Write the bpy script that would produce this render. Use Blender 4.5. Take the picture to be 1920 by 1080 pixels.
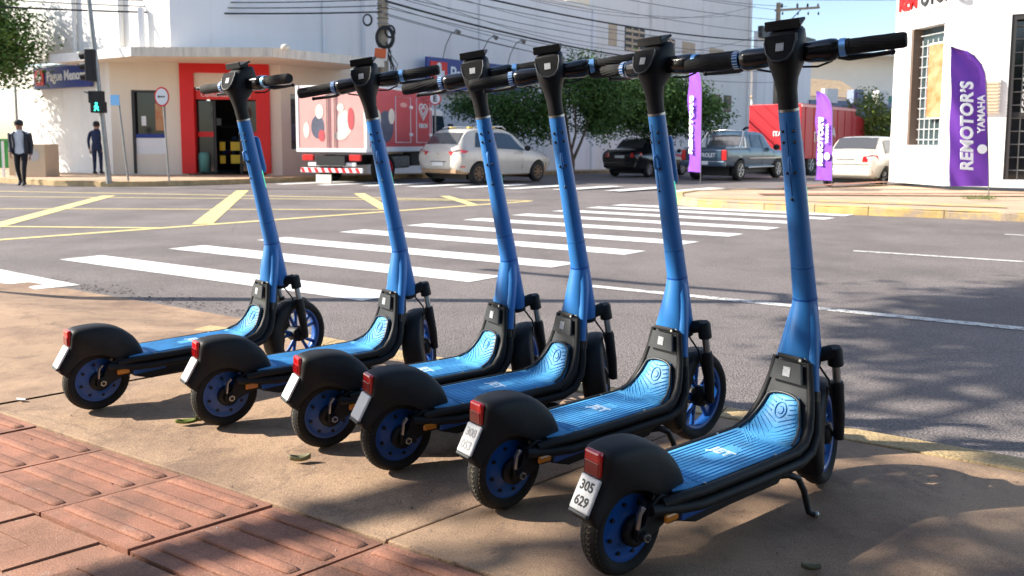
import bpy, bmesh, math, random
from mathutils import Vector, Matrix, noise
from math import sin, cos, pi, radians as R, sqrt, atan2
random.seed(7)
for o in list(bpy.data.objects): bpy.data.objects.remove(o)
SC = bpy.context.scene
COL = SC.collection

# ------------------------------------------------------------------ camera, sky, sun, exposure
cam_d = bpy.data.cameras.new('camera'); cam = bpy.data.objects.new('camera', cam_d); COL.objects.link(cam)
CAM_H = 0.994
cam.matrix_world = Matrix.Translation((0, 0, CAM_H)) @ Matrix.Rotation(R(90 - 5.10), 4, 'X') @ Matrix.Rotation(0.0031, 4, 'Z')
cam_d.sensor_width = 36; cam_d.lens = 1478.08 / 1920 * 36
cam_d.shift_y = -140 / 1920
cam_d.clip_start = 0.05; cam_d.clip_end = 2000
cam_d.dof.use_dof = True; cam_d.dof.focus_distance = 2.3; cam_d.dof.aperture_fstop = 6.5
SC.camera = cam
SUN_EL = R(32.8)
world = bpy.data.worlds.new('World'); SC.world = world; world.use_nodes = True
wn = world.node_tree.nodes; wl = world.node_tree.links
bg = wn['Background']; sky = wn.new('ShaderNodeTexSky'); sky.sky_type = 'NISHITA'; sky.sun_disc = False
sky.sun_elevation = SUN_EL; sky.sun_rotation = R(270); sky.altitude = 500; sky.air_density = 1.0; sky.dust_density = 1.5; sky.ozone_density = 1.0
wl.new(sky.outputs[0], bg.inputs[0]); bg.inputs[1].default_value = 0.115
sun_d = bpy.data.lights.new('sun', 'SUN'); sun = bpy.data.objects.new('sun', sun_d); COL.objects.link(sun)
sun_d.energy = 5.0; sun_d.angle = R(0.53); sun_d.color = (1.0, 0.93, 0.82)
sun_dir = Vector((cos(SUN_EL) * cos(R(-0.5)), cos(SUN_EL) * sin(R(-0.5)), -sin(SUN_EL)))
sun.rotation_euler = sun_dir.to_track_quat('-Z', 'Y').to_euler(); sun.location = (-30, 0, 22)
vs = SC.view_settings; vs.view_transform = 'Standard'; vs.look = 'None'; vs.exposure = 1.12; vs.gamma = 1.0; vs.use_curve_mapping = False
SC.render.engine = 'CYCLES'

# ------------------------------------------------------------------ materials
def srgb(r, g, b):
    f = lambda c: (c / 255 / 12.92) if c / 255 <= 0.04045 else ((c / 255 + 0.055) / 1.055) ** 2.4
    return (f(r), f(g), f(b))
def mat(name, col, rough=0.6, metal=0.0, var=0.0, vscale=3.0, bump=0.0, bscale=60.0, col2=None, fine=0.0, fscale=200.0, spec=0.5, coat=0.0,
        trans=0.0, emit=None, estr=0.0, stretch=None, dark=None, dscale=1.2, dth=(0.5, 0.75), world_xy=False, layers=(), crack=None):
    m = bpy.data.materials.new(name); m.use_nodes = True
    n = m.node_tree.nodes; l = m.node_tree.links; b = n['Principled BSDF']
    b.inputs['Roughness'].default_value = rough; b.inputs['Metallic'].default_value = metal
    b.inputs['Specular IOR Level'].default_value = spec; b.inputs['Coat Weight'].default_value = coat; b.inputs['Coat Roughness'].default_value = 0.06
    if trans: b.inputs['Transmission Weight'].default_value = trans
    c = tuple(col) + (1,)
    b.inputs['Base Color'].default_value = c
    if emit: b.inputs['Emission Color'].default_value = tuple(emit) + (1,); b.inputs['Emission Strength'].default_value = estr
    tc = None
    def coords():
        nonlocal tc
        if tc is None:
            t = n.new('ShaderNodeNewGeometry') if world_xy else n.new('ShaderNodeTexCoord'); mp = n.new('ShaderNodeMapping'); l.new(t.outputs['Position' if world_xy else 'Object'], mp.inputs[0])
            if stretch: mp.inputs['Scale'].default_value = stretch
            tc = mp.outputs[0]
        return tc
    cur = None
    if var > 0 or col2:
        nz = n.new('ShaderNodeTexNoise'); nz.inputs['Scale'].default_value = vscale; nz.inputs['Detail'].default_value = 6; nz.inputs['Roughness'].default_value = 0.65
        l.new(coords(), nz.inputs['Vector'])
        mx = n.new('ShaderNodeMix'); mx.data_type = 'RGBA'
        c2 = tuple(col2) if col2 else tuple(x * (1 - var) for x in col)
        c1 = tuple(col) if col2 else tuple(min(1, x * (1 + var)) for x in col)
        mx.inputs['A'].default_value = c1 + (1,); mx.inputs['B'].default_value = c2 + (1,)
        rp = n.new('ShaderNodeMapRange'); rp.inputs[1].default_value = 0.3; rp.inputs[2].default_value = 0.7
        l.new(nz.outputs[0], rp.inputs[0]); l.new(rp.outputs[0], mx.inputs['Factor']); cur = mx.outputs['Result']
    if dark:
        nz = n.new('ShaderNodeTexNoise'); nz.inputs['Scale'].default_value = dscale; nz.inputs['Detail'].default_value = 8; nz.inputs['Roughness'].default_value = 0.7
        l.new(coords(), nz.inputs['Vector'])
        rp = n.new('ShaderNodeMapRange'); rp.inputs[1].default_value = dth[0]; rp.inputs[2].default_value = dth[1]
        mx = n.new('ShaderNodeMix'); mx.data_type = 'RGBA'; mx.inputs['B'].default_value = tuple(dark) + (1,)
        if cur: l.new(cur, mx.inputs['A'])
        else: mx.inputs['A'].default_value = c
        l.new(nz.outputs[0], rp.inputs[0]); l.new(rp.outputs[0], mx.inputs['Factor']); cur = mx.outputs['Result']
    for (lc, ls, l0, l1) in layers:
        nz = n.new('ShaderNodeTexNoise'); nz.inputs['Scale'].default_value = ls; nz.inputs['Detail'].default_value = 9; nz.inputs['Roughness'].default_value = 0.72; nz.inputs['Distortion'].default_value = 0.4
        l.new(coords(), nz.inputs['Vector'])
        rp = n.new('ShaderNodeMapRange'); rp.inputs[1].default_value = l0; rp.inputs[2].default_value = l1
        mx = n.new('ShaderNodeMix'); mx.data_type = 'RGBA'; mx.inputs['B'].default_value = tuple(lc) + (1,)
        if cur: l.new(cur, mx.inputs['A'])
        else: mx.inputs['A'].default_value = c
        l.new(nz.outputs[0], rp.inputs[0]); l.new(rp.outputs[0], mx.inputs['Factor']); cur = mx.outputs['Result']
    if crack:
        cc, cs, cw_ = crack
        dn = n.new('ShaderNodeTexNoise'); dn.inputs['Scale'].default_value = cs * 2.5; dn.inputs['Detail'].default_value = 6; l.new(coords(), dn.inputs['Vector'])
        ad = n.new('ShaderNodeMix'); ad.data_type = 'RGBA'; ad.blend_type = 'ADD'; ad.inputs['Factor'].default_value = 0.5; l.new(coords(), ad.inputs['A']); l.new(dn.outputs['Color'], ad.inputs['B'])
        vo = n.new('ShaderNodeTexVoronoi'); vo.feature = 'DISTANCE_TO_EDGE'; vo.inputs['Scale'].default_value = cs; l.new(ad.outputs['Result'], vo.inputs['Vector'])
        rp = n.new('ShaderNodeMapRange'); rp.inputs[1].default_value = 0.0; rp.inputs[2].default_value = cw_; rp.inputs[3].default_value = 0.28; rp.inputs[4].default_value = 0.0
        mx = n.new('ShaderNodeMix'); mx.data_type = 'RGBA'; mx.inputs['B'].default_value = tuple(cc) + (1,)
        if cur: l.new(cur, mx.inputs['A'])
        else: mx.inputs['A'].default_value = c
        l.new(vo.outputs['Distance'], rp.inputs[0]); l.new(rp.outputs[0], mx.inputs['Factor']); cur = mx.outputs['Result']
    if fine > 0:
        nz = n.new('ShaderNodeTexNoise'); nz.inputs['Scale'].default_value = fscale; nz.inputs['Detail'].default_value = 3
        l.new(coords(), nz.inputs['Vector'])
        hs = n.new('ShaderNodeMix'); hs.data_type = 'RGBA'; hs.blend_type = 'MULTIPLY'; hs.inputs['Factor'].default_value = 1
        rp = n.new('ShaderNodeMapRange'); rp.inputs[1].default_value = 0.3; rp.inputs[2].default_value = 0.7; rp.inputs[3].default_value = 1 - fine; rp.inputs[4].default_value = 1 + fine
        cb = n.new('ShaderNodeCombineColor')
        l.new(nz.outputs[0], rp.inputs[0])
        for i in range(3): l.new(rp.outputs[0], cb.inputs[i])
        if cur: l.new(cur, hs.inputs['A'])
        else: hs.inputs['A'].default_value = c
        l.new(cb.outputs[0], hs.inputs['B']); cur = hs.outputs['Result']
    if cur: l.new(cur, b.inputs['Base Color'])
    if bump > 0:
        nz = n.new('ShaderNodeTexNoise'); nz.inputs['Scale'].default_value = bscale; nz.inputs['Detail'].default_value = 5
        l.new(coords(), nz.inputs['Vector'])
        bp = n.new('ShaderNodeBump'); bp.inputs['Strength'].default_value = bump; bp.inputs['Distance'].default_value = 0.02
        l.new(nz.outputs[0], bp.inputs['Height']); l.new(bp.outputs[0], b.inputs['Normal'])
    return m

M = {}
def mk(k, *a, **kw): M[k] = mat(k, *a, **kw); return M[k]
mk('asphalt', (0.180, 0.155, 0.147), 0.85, var=0.16, vscale=0.9, fine=0.55, fscale=110, bump=0.6, bscale=110, dark=(0.105, 0.092, 0.088), dscale=0.45, dth=(0.48, 0.8), layers=(((0.26, 0.23, 0.21), 90, 0.64, 0.72), ((0.060, 0.054, 0.053), 3.0, 0.62, 0.74)), crack=((0.05, 0.045, 0.045), 0.16, 0.0016))
mk('road_white', (0.74, 0.74, 0.72), 0.7, var=0.06, vscale=4, fine=0.12, fscale=120, bump=0.3, bscale=120, dark=(0.34, 0.32, 0.30), dscale=14, dth=(0.56, 0.72), world_xy=True, layers=(((0.22, 0.20, 0.19), 40, 0.63, 0.70), ((0.50, 0.48, 0.46), 2.0, 0.5, 0.7)))
mk('road_white_worn', (0.62, 0.61, 0.58), 0.75, dark=(0.17, 0.16, 0.155), dscale=22, dth=(0.52, 0.60), bump=0.2, bscale=150)
mk('road_yellow', (0.66, 0.54, 0.24), 0.75, var=0.15, vscale=5, dark=(0.30, 0.25, 0.15), dscale=9, dth=(0.55, 0.72), bump=0.2, bscale=150)
mk('sidewalk', (0.37, 0.245, 0.155), 0.85, var=0.20, vscale=1.8, dark=(0.17, 0.105, 0.072), dscale=1.6, dth=(0.46, 0.70), fine=0.30, fscale=210, bump=0.22, bscale=210, world_xy=True, layers=(((0.20, 0.13, 0.09), 5.5, 0.52, 0.68), ((0.12, 0.075, 0.055), 17, 0.60, 0.72), ((0.50, 0.40, 0.30), 45, 0.70, 0.76)), crack=((0.07, 0.05, 0.04), 0.55, 0.004))
mk('sidewalk_far', (0.50, 0.36, 0.24), 0.85, var=0.2, vscale=1.2, fine=0.15, fscale=60, dark=(0.40, 0.24, 0.17), dscale=0.5)
mk('kerb', (0.46, 0.33, 0.17), 0.85, var=0.25, vscale=5, fine=0.25, fscale=110, bump=0.4, bscale=80)
mk('kerb_yellow', (0.56, 0.40, 0.15), 0.8, var=0.2, vscale=4, dark=(0.40, 0.31, 0.22), dscale=3, dth=(0.45, 0.58), bump=0.4, bscale=40)
mk('tactile', (0.33, 0.150, 0.098), 0.88, var=0.28, vscale=3, dark=(0.17, 0.090, 0.062), dscale=5, dth=(0.44, 0.68), fine=0.28, fscale=230, bump=0.25, bscale=230, world_xy=True, layers=(((0.36, 0.23, 0.17), 9, 0.58, 0.74), ((0.11, 0.065, 0.05), 22, 0.62, 0.72), ((0.55, 0.47, 0.42), 60, 0.70, 0.75)))
mk('paver', (0.31, 0.155, 0.100), 0.88, var=0.28, vscale=5, dark=(0.38, 0.25, 0.19), dscale=9, dth=(0.58, 0.72), fine=0.28, fscale=230, bump=0.25, bscale=230, world_xy=True, layers=(((0.15, 0.085, 0.06), 7, 0.55, 0.70), ((0.55, 0.47, 0.42), 50, 0.69, 0.75)))
mk('soil', (0.045, 0.03, 0.02), 0.95, var=0.3, vscale=30, bump=0.5, bscale=80)
mk('white_wall', (0.80, 0.79, 0.77), 0.85, var=0.05, vscale=0.8, fine=0.03, fscale=15, dark=(0.62, 0.60, 0.565), dscale=1.6, dth=(0.55, 0.85), stretch=(1, 1, 0.14), bump=0.08, bscale=12)
mk('grey_wall', (0.80, 0.80, 0.82), 0.85, var=0.05, vscale=0.6, dark=(0.62, 0.62, 0.63), dscale=1.4, dth=(0.55, 0.85), stretch=(1, 1, 0.13), bump=0.05, bscale=12)
mk('cream_wall', (0.78, 0.70, 0.58), 0.85, var=0.05, vscale=1.0, dark=(0.66, 0.57, 0.46), dscale=0.9, dth=(0.6, 0.9), stretch=(1, 1, 0.3))
mk('fascia', (0.66, 0.60, 0.51), 0.9, var=0.12, vscale=2, dark=(0.33, 0.29, 0.24), dscale=3.0, dth=(0.5, 0.8), stretch=(3, 3, 0.4), bump=0.1, bscale=20)
mk('far_wall', (0.78, 0.77, 0.75), 0.9, var=0.05, vscale=0.3)
mk('slate_wall', (0.22, 0.26, 0.36), 0.9, var=0.1, vscale=0.4)
mk('teal_wall', (0.10, 0.28, 0.25), 0.9, var=0.1, vscale=0.4)
mk('pink_wall', (0.50, 0.25, 0.22), 0.9, var=0.1, vscale=0.4)
mk('purple_wall', (0.16, 0.06, 0.24), 0.8, var=0.1, vscale=0.6)
mk('roof_tile', (0.34, 0.25, 0.16), 0.9, var=0.25, vscale=3)
mk('red_paint', (0.70, 0.012, 0.012), 0.45, var=0.04, vscale=2)
mk('red_light', (0.75, 0.03, 0.02), 0.4)
mk('dark_glass', (0.012, 0.014, 0.018), 0.08, spec=0.8)
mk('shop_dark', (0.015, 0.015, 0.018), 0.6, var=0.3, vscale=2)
mk('pane', (0.06, 0.085, 0.09), 0.06, spec=0.8, var=0.15, vscale=1.5)
mk('frame_dark', (0.03, 0.028, 0.028), 0.5)
mk('frame_brown', (0.16, 0.11, 0.08), 0.6)
mk('blue_sign', (0.012, 0.035, 0.24), 0.4, var=0.05, vscale=2)
mk('white_paint', (0.82, 0.82, 0.82), 0.5, var=0.02, vscale=4)
mk('yellow_card', (0.72, 0.50, 0.02), 0.5)
mk('orange_print', (0.50, 0.10, 0.01), 0.5, col2=(0.50, 0.36, 0.20), vscale=3.2)
mk('galv', (0.30, 0.30, 0.29), 0.45, metal=0.7, var=0.2, vscale=8, fine=0.1, fscale=60)
mk('conc_pole', (0.33, 0.27, 0.20), 0.9, var=0.2, vscale=3, bump=0.2, bscale=30)
mk('black_metal', (0.012, 0.012, 0.013), 0.5)
mk('cable', (0.010, 0.010, 0.012), 0.6)
mk('cable_grey', (0.10, 0.10, 0.11), 0.6)
mk('orange_box', (0.62, 0.12, 0.03), 0.6)
mk('blue_box', (0.03, 0.10, 0.24), 0.5)
mk('green_lamp', (0.01, 0.35, 0.25), 0.4, emit=(0.05, 1.0, 0.65), estr=1.6)
mk('dark_lens', (0.02, 0.01, 0.01), 0.25)
mk('purple_cloth', (0.185, 0.050, 0.46), 0.75, var=0.12, vscale=3, bump=0.1, bscale=40)
mk('green_bin', (0.03, 0.28, 0.06), 0.5)
mk('beige', (0.56, 0.45, 0.32), 0.8, var=0.06, vscale=3)
mk('leaf', (0.055, 0.120, 0.022), 0.6, col2=(0.10, 0.17, 0.03), vscale=1.3, spec=0.3)
mk('leaf_dark', (0.026, 0.075, 0.020), 0.6, col2=(0.060, 0.125, 0.022), vscale=0.9, spec=0.3)
mk('leaf_yellow', (0.17, 0.20, 0.03), 0.6, col2=(0.09, 0.14, 0.03), vscale=1.5, spec=0.3)
mk('bark', (0.10, 0.075, 0.055), 0.95, var=0.3, vscale=8, bump=0.5, bscale=25)
mk('dry_leaf', (0.24, 0.23, 0.14), 0.75, col2=(0.13, 0.13, 0.07), vscale=40)
mk('grass', (0.10, 0.13, 0.03), 0.8, var=0.3, vscale=6)
# scooter
mk('blue_paint', (0.030, 0.185, 0.50), 0.40, var=0.07, vscale=4, coat=0.12, dark=(0.060, 0.165, 0.36), dscale=26, dth=(0.60, 0.72), world_xy=True)
mk('blue_rim', (0.006, 0.080, 0.33), 0.35, var=0.15, vscale=15, coat=0.2)
mk('black_plastic', (0.0125, 0.0125, 0.0135), 0.55, spec=0.32, fine=0.15, fscale=500, bump=0.04, bscale=700, dark=(0.034, 0.030, 0.026), dscale=7, dth=(0.52, 0.80), world_xy=True)
mk('black_gloss', (0.008, 0.008, 0.010), 0.22, coat=0.3)
mk('grey_plastic', (0.030, 0.034, 0.038), 0.42, fine=0.12, fscale=400, bump=0.05, bscale=600)
mk('rubber', (0.014, 0.0135, 0.013), 0.85, var=0.4, vscale=25, bump=0.12, bscale=250)
mk('tread', (0.085, 0.070, 0.050), 0.92, var=0.4, vscale=40, bump=0.2, bscale=250)
mk('mat_blue', (0.085, 0.36, 0.68), 0.50, var=0.12, vscale=9, dark=(0.075, 0.22, 0.42), dscale=9, dth=(0.50, 0.75), world_xy=True)
mk('dash_black', (0.010, 0.010, 0.011), 0.75, spec=0.15)
mk('tail_red', (0.62, 0.010, 0.012), 0.16, coat=0.6, var=0.1, vscale=40)
mk('tail_dark', (0.22, 0.003, 0.004), 0.2, coat=0.6)
mk('amber', (0.62, 0.20, 0.01), 0.25, coat=0.5)
mk('plate_white', (0.74, 0.74, 0.73), 0.35, var=0.05, vscale=30)
mk('ink', (0.03, 0.03, 0.035), 0.6)
mk('ink_grey', (0.45, 0.45, 0.45), 0.6)
mk('sticker', (0.40, 0.41, 0.42), 0.6, var=0.45, vscale=260)
mk('text_white', (0.82, 0.85, 0.88), 0.5)
mk('deck_print', (0.50, 0.64, 0.78), 0.6, dark=(0.16, 0.42, 0.70), dscale=60, dth=(0.52, 0.68), world_xy=True)
mk('steel', (0.45, 0.44, 0.42), 0.32, metal=0.9)
mk('alu_blue', (0.22, 0.46, 0.80), 0.3, metal=0.6)
mk('green_led', (0.05, 0.55, 0.30), 0.4, emit=(0.1, 0.9, 0.5), estr=0.5)
# vehicles
mk('car_white', (0.58, 0.56, 0.51), 0.30, coat=0.5, col2=(0.50, 0.46, 0.40), vscale=2)
mk('car_dust', (0.36, 0.23, 0.13), 0.8, var=0.2, vscale=4)
mk('car_silver', (0.62, 0.58, 0.50), 0.3, metal=0.25, coat=0.5)
mk('car_navy', (0.006, 0.007, 0.011), 0.2, coat=0.8)
mk('car_blue', (0.045, 0.085, 0.13), 0.28, metal=0.3, coat=0.7, var=0.1, vscale=2)
mk('chrome', (0.60, 0.60, 0.60), 0.2, metal=1.0)
mk('car_glass', (0.020, 0.035, 0.055), 0.05, spec=0.9)
mk('rear_glass', (0.07, 0.07, 0.075), 0.08, spec=0.9)
mk('lamp_red', (0.60, 0.02, 0.02), 0.15, coat=0.6)
mk('truck_red', (0.58, 0.09, 0.10), 0.4, var=0.05, vscale=0.8)
mk('truck_pink', (0.74, 0.40, 0.36), 0.45, col2=(0.72, 0.30, 0.28), vscale=0.7)
mk('beer_red', (0.46, 0.02, 0.03), 0.4, var=0.06, vscale=1)
mk('picture_dark', (0.10, 0.11, 0.16), 0.5, var=0.3, vscale=3)
mk('picture_cream', (0.78, 0.70, 0.60), 0.5, var=0.12, vscale=5)
mk('wheel_black', (0.012, 0.012, 0.012), 0.8)
mk('wheel_dust', (0.24, 0.15, 0.09), 0.7, var=0.25, vscale=12)
mk('wheel_alloy', (0.42, 0.42, 0.42), 0.35, metal=0.7)
# people
mk('skin', (0.34, 0.18, 0.11), 0.6)
mk('shirt_white', (0.66, 0.67, 0.70), 0.85, var=0.08, vscale=8)
mk('jacket', (0.025, 0.028, 0.038), 0.8, var=0.2, vscale=10)
mk('trousers', (0.010, 0.010, 0.012), 0.85, var=0.2, vscale=10)
mk('navy_cloth', (0.012, 0.022, 0.065), 0.85, var=0.2, vscale=8)
mk('hair', (0.012, 0.010, 0.009), 0.7)

# ------------------------------------------------------------------ mesh helpers
class MB:
    def __init__(s): s.v = []; s.f = []; s.m = []; s.s = []
    def add(s, vs, fs, mi=0, smooth=False):
        b = len(s.v); s.v += [tuple(v) for v in vs]
        for f in fs: s.f.append([i + b for i in f]); s.m.append(mi); s.s.append(smooth)
        return s
    def box(s, c, d, mi=0, rot=None, taper=1.0):
        x, y, z = (d[0] / 2, d[1] / 2, d[2] / 2)
        vs = [Vector((sx * x * (taper if sz > 0 else 1), sy * y * (taper if sz > 0 else 1), sz * z)) for sz in (-1, 1) for sy in (-1, 1) for sx in (-1, 1)]
        if rot is not None: vs = [rot @ v for v in vs]
        vs = [v + Vector(c) for v in vs]
        return s.add(vs, [(0, 2, 3, 1), (4, 5, 7, 6), (0, 1, 5, 4), (2, 6, 7, 3), (0, 4, 6, 2), (1, 3, 7, 5)], mi)
    def loft(s, rings, mi=0, closed=True, cap=True, smooth=True):
        n = len(rings[0]); vs = [p for r in rings for p in r]; fs = []
        for k in range(len(rings) - 1):
            for i in range(n if closed else n - 1):
                j = (i + 1) % n; fs.append((k * n + i, k * n + j, (k + 1) * n + j, (k + 1) * n + i))
        s.add(vs, fs, mi, smooth)
        if cap and closed:
            s.add(rings[0], [tuple(range(n))[::-1]], mi, False); s.add(rings[-1], [tuple(range(n))], mi, False)
        return s
    def tube(s, path, r, seg=10, mi=0, cap=True, ell=None, smooth=True):
        P = [Vector(p) for p in path]; n = len(P); rings = []; up = None
        rr = r if isinstance(r, (list, tuple)) else [r] * n
        for i in range(n):
            t = (P[min(i + 1, n - 1)] - P[max(i - 1, 0)]).normalized()
            if up is None:
                up = Vector((0, 0, 1)) if abs(t.z) < 0.9 else Vector((1, 0, 0))
            a = (up - t * up.dot(t)).normalized(); b = t.cross(a); up = a
            ea, eb = ell if ell else (1, 1)
            rings.append([P[i] + (a * cos(2 * pi * k / seg) * ea + b * sin(2 * pi * k / seg) * eb) * rr[i] for k in range(seg)])
        return s.loft(rings, mi, True, cap, smooth)
    def lathe(s, prof, axis='Y', c=(0, 0, 0), seg=32, mi=0, smooth=True, closed=False):
        # prof: (radius, offset along axis)
        rings = []
        for k in range(seg):
            a = 2 * pi * k / seg; ring = []
            for r, o in prof:
                if axis == 'Y': p = (c[0] + r * cos(a), c[1] + o, c[2] + r * sin(a))
                elif axis == 'X': p = (c[0] + o, c[1] + r * cos(a), c[2] + r * sin(a))
                else: p = (c[0] + r * cos(a), c[1] + r * sin(a), c[2] + o)
                ring.append(p)
            rings.append(ring)
        n = len(prof); vs = [p for r in rings for p in r]; fs = []
        for k in range(seg):
            for i in range(n - 1 if not closed else n):
                j = (i + 1) % n; kk = (k + 1) % seg
                fs.append((k * n + i, kk * n + i, kk * n + j, k * n + j))
        return s.add(vs, fs, mi, smooth)
    def disc(s, c, r, axis='Y', th=0.004, seg=16, mi=0):
        return s.lathe([(0.0005, -th / 2), (r, -th / 2), (r, th / 2), (0.0005, th / 2)], axis, c, seg, mi, False)
    def prism(s, poly, lo, hi, plane='XZ', mi=0):
        n = len(poly)
        def p3(p, d): return (p[0], d, p[1]) if plane == 'XZ' else ((p[0], p[1], d) if plane == 'XY' else (d, p[0], p[1]))
        vs = [p3(p, lo) for p in poly] + [p3(p, hi) for p in poly]
        fs = [tuple(range(n))[::-1], tuple(range(n, 2 * n))] + [(i, (i + 1) % n, n + (i + 1) % n, n + i) for i in range(n)]
        return s.add(vs, fs, mi)
    def sphere(s, c, r, mi=0, seg=12, rings=8, sc=(1, 1, 1)):
        rg = []
        for i in range(rings + 1):
            th = pi * i / rings; rr = max(1e-4, sin(th))
            rg.append([(c[0] + r * sc[0] * rr * cos(2 * pi * k / seg), c[1] + r * sc[1] * rr * sin(2 * pi * k / seg), c[2] + r * sc[2] * cos(th)) for k in range(seg)])
        return s.loft(rg, mi, True, False, True)
    def grid(s, fn, nu, nv, mi=0, smooth=True):
        vs = [fn(i / nu, j / nv) for i in range(nu + 1) for j in range(nv + 1)]; w = nv + 1
        return s.add(vs, [(i * w + j, (i + 1) * w + j, (i + 1) * w + j + 1, i * w + j + 1) for i in range(nu) for j in range(nv)], mi, smooth)
    def mesh(s, name, mats):
        me = bpy.data.meshes.new(name); me.from_pydata(s.v, [], s.f); me.validate()
        for m in mats: me.materials.append(M[m] if isinstance(m, str) else m)
        if len(me.polygons) == len(s.f):
            for p, mi, sm in zip(me.polygons, s.m, s.s): p.material_index = mi; p.use_smooth = sm
        bm = bmesh.new(); bm.from_mesh(me); bmesh.ops.recalc_face_normals(bm, faces=bm.faces); bm.to_mesh(me); bm.free()
        return me
    def build(s, name, mats, parent=None, bevel=0, loc=None, rotz=0, weld=False, solid=0, split=0, sub=0):
        if isinstance(mats, str): mats = [mats]
        o = bpy.data.objects.new(name, s.mesh(name, mats)); COL.objects.link(o)
        if weld:
            bm = bmesh.new(); bm.from_mesh(o.data); bmesh.ops.remove_doubles(bm, verts=bm.verts, dist=1e-4); bmesh.ops.recalc_face_normals(bm, faces=bm.faces); bm.to_mesh(o.data); bm.free()
        if solid:
            m = o.modifiers.new('solid', 'SOLIDIFY'); m.thickness = solid; m.offset = 0
        if bevel:
            m = o.modifiers.new('bevel', 'BEVEL'); m.width = bevel; m.segments = 2; m.limit_method = 'ANGLE'; m.angle_limit = R(40)
        if sub:
            m = o.modifiers.new('sub', 'SUBSURF'); m.levels = sub; m.render_levels = sub
        if split:
            m = o.modifiers.new('split', 'EDGE_SPLIT'); m.split_angle = R(split)
        if parent: o.parent = parent
        if loc is not None: o.location = loc
        if rotz: o.rotation_euler = (0, 0, rotz)
        return o

def thing(name, label, cat, loc=(0, 0, 0), rotz=0.0, group=None):
    o = bpy.data.objects.new(name, None); COL.objects.link(o); o.location = loc; o.rotation_euler = (0, 0, rotz); o.empty_display_size = 0.2
    return tag(o, label, cat, group)
def tag(o, label, cat, group=None):
    o['label'] = label; o['category'] = cat
    if group: o['group'] = group
    return o
def struct(o): o['kind'] = 'structure'; return o
def text_obj(name, body, size, mt, parent, mtx, ext=0.002, align='CENTER', sx=1.0, bold=0.0, shear=0.0, sp=1.0):
    cu = bpy.data.curves.new('t', 'FONT'); cu.body = body; cu.size = size; cu.extrude = ext; cu.align_x = align; cu.align_y = 'CENTER'; cu.offset = bold; cu.shear = shear; cu.space_character = sp
    cu.resolution_u = 3
    t = bpy.data.objects.new('t', cu); COL.objects.link(t)
    dg = bpy.context.evaluated_depsgraph_get(); dg.update()
    me = bpy.data.meshes.new_from_object(t.evaluated_get(dg)); bpy.data.objects.remove(t)
    me.transform(Matrix.Diagonal((sx, 1, 1, 1))); me.materials.clear(); me.materials.append(M[mt])
    o = bpy.data.objects.new(name, me); COL.objects.link(o); o.parent = parent; o.matrix_local = mtx
    return o
def frame_mtx(origin, xdir, ydir):
    x = Vector(xdir).normalized(); y = Vector(ydir); y = (y - x * y.dot(x)).normalized(); z = x.cross(y)
    m = Matrix((x, y, z)).transposed().to_4x4(); m.translation = Vector(origin); return m
def smooth(t): t = max(0, min(1, t)); return t * t * (3 - 2 * t)
def interp(x, tab):
    if x <= tab[0][0]: return tab[0][1]
    for (a, va), (b, vb) in zip(tab, tab[1:]):
        if x <= b:
            t = (x - a) / (b - a); return va + (vb - va) * t
    return tab[-1][1]

# ------------------------------------------------------------------ street frames
E1 = Vector((0.860, -0.510)); E2 = Vector((0.510, 0.860))      # along / across the near road
CD = Vector((cos(R(48)), sin(R(48)))); CN = Vector((CD.y, -CD.x))   # along the cross street, and towards its middle
def W(a, b, z=0.0): p = E1 * a + E2 * b; return (p.x, p.y, z)
def road_z(x, y):
    q = x * CD.x + y * CD.y - 14; return -0.12 - 0.012 * max(0, q)
# ------------------------------------------------------------------ ground, roads, kerbs
mb = MB()
xs = [-400, -150, -70, -40, -25, -15, -8, -4, 0, 4, 8, 12, 18, 25, 35, 50, 80, 150, 400]; ys = [-60, -20, -8, 0, 4, 8, 12, 16, 18, 20, 22, 24, 27, 30, 35, 40, 50, 60, 80, 120, 300, 900]
w = len(ys)
mb.add([(x, y, max(road_z(x, y), -2.5)) for x in xs for y in ys], [(i * w + j, (i + 1) * w + j, (i + 1) * w + j + 1, i * w + j + 1) for i in range(len(xs) - 1) for j in range(w - 1)])
struct(mb.build('road', 'asphalt'))
# near sidewalk: base bed, then slabs laid on it with open joints
K = 2.93                                     # far face of the kerb in E2
def slab_poly(poly, z0, z1, name, mt, parent, bevel=0.004):
    return MB().prism(poly, z0, z1, 'XY').build(name, mt, parent, bevel)
bed = MB().prism([W(a, b)[:2] for a, b in ((-14, -8), (10, -8), (10, 2.80), (-2.9, 2.80), (-3.1, 1.9), (-14, 1.9))], -0.10, -0.02, 'XY').build('sidewalk', 'soil'); struct(bed)
SH = 0.34                                    # joints run slightly skewed to the kerb
def SW(a, b): return W(a + SH * (b - 1.47), b)[:2]
ja = [-14, -9.0, -6.4, -3.18, -1.24, 1.1, 3.4, 6.0, 10]
for i in range(len(ja) - 1):
    g = 0.004
    a0, a1 = ja[i] + g, ja[i + 1] - g
    if a1 < -3.0: continue
    poly = [SW(a0, 1.475), SW(a1, 1.475), SW(a1, 2.795), SW(a0, 2.795)]
    slab_poly(poly, -0.03, 0.0 - 0.002 * (i % 2), 'concrete_slab', 'sidewalk', bed)
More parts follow.
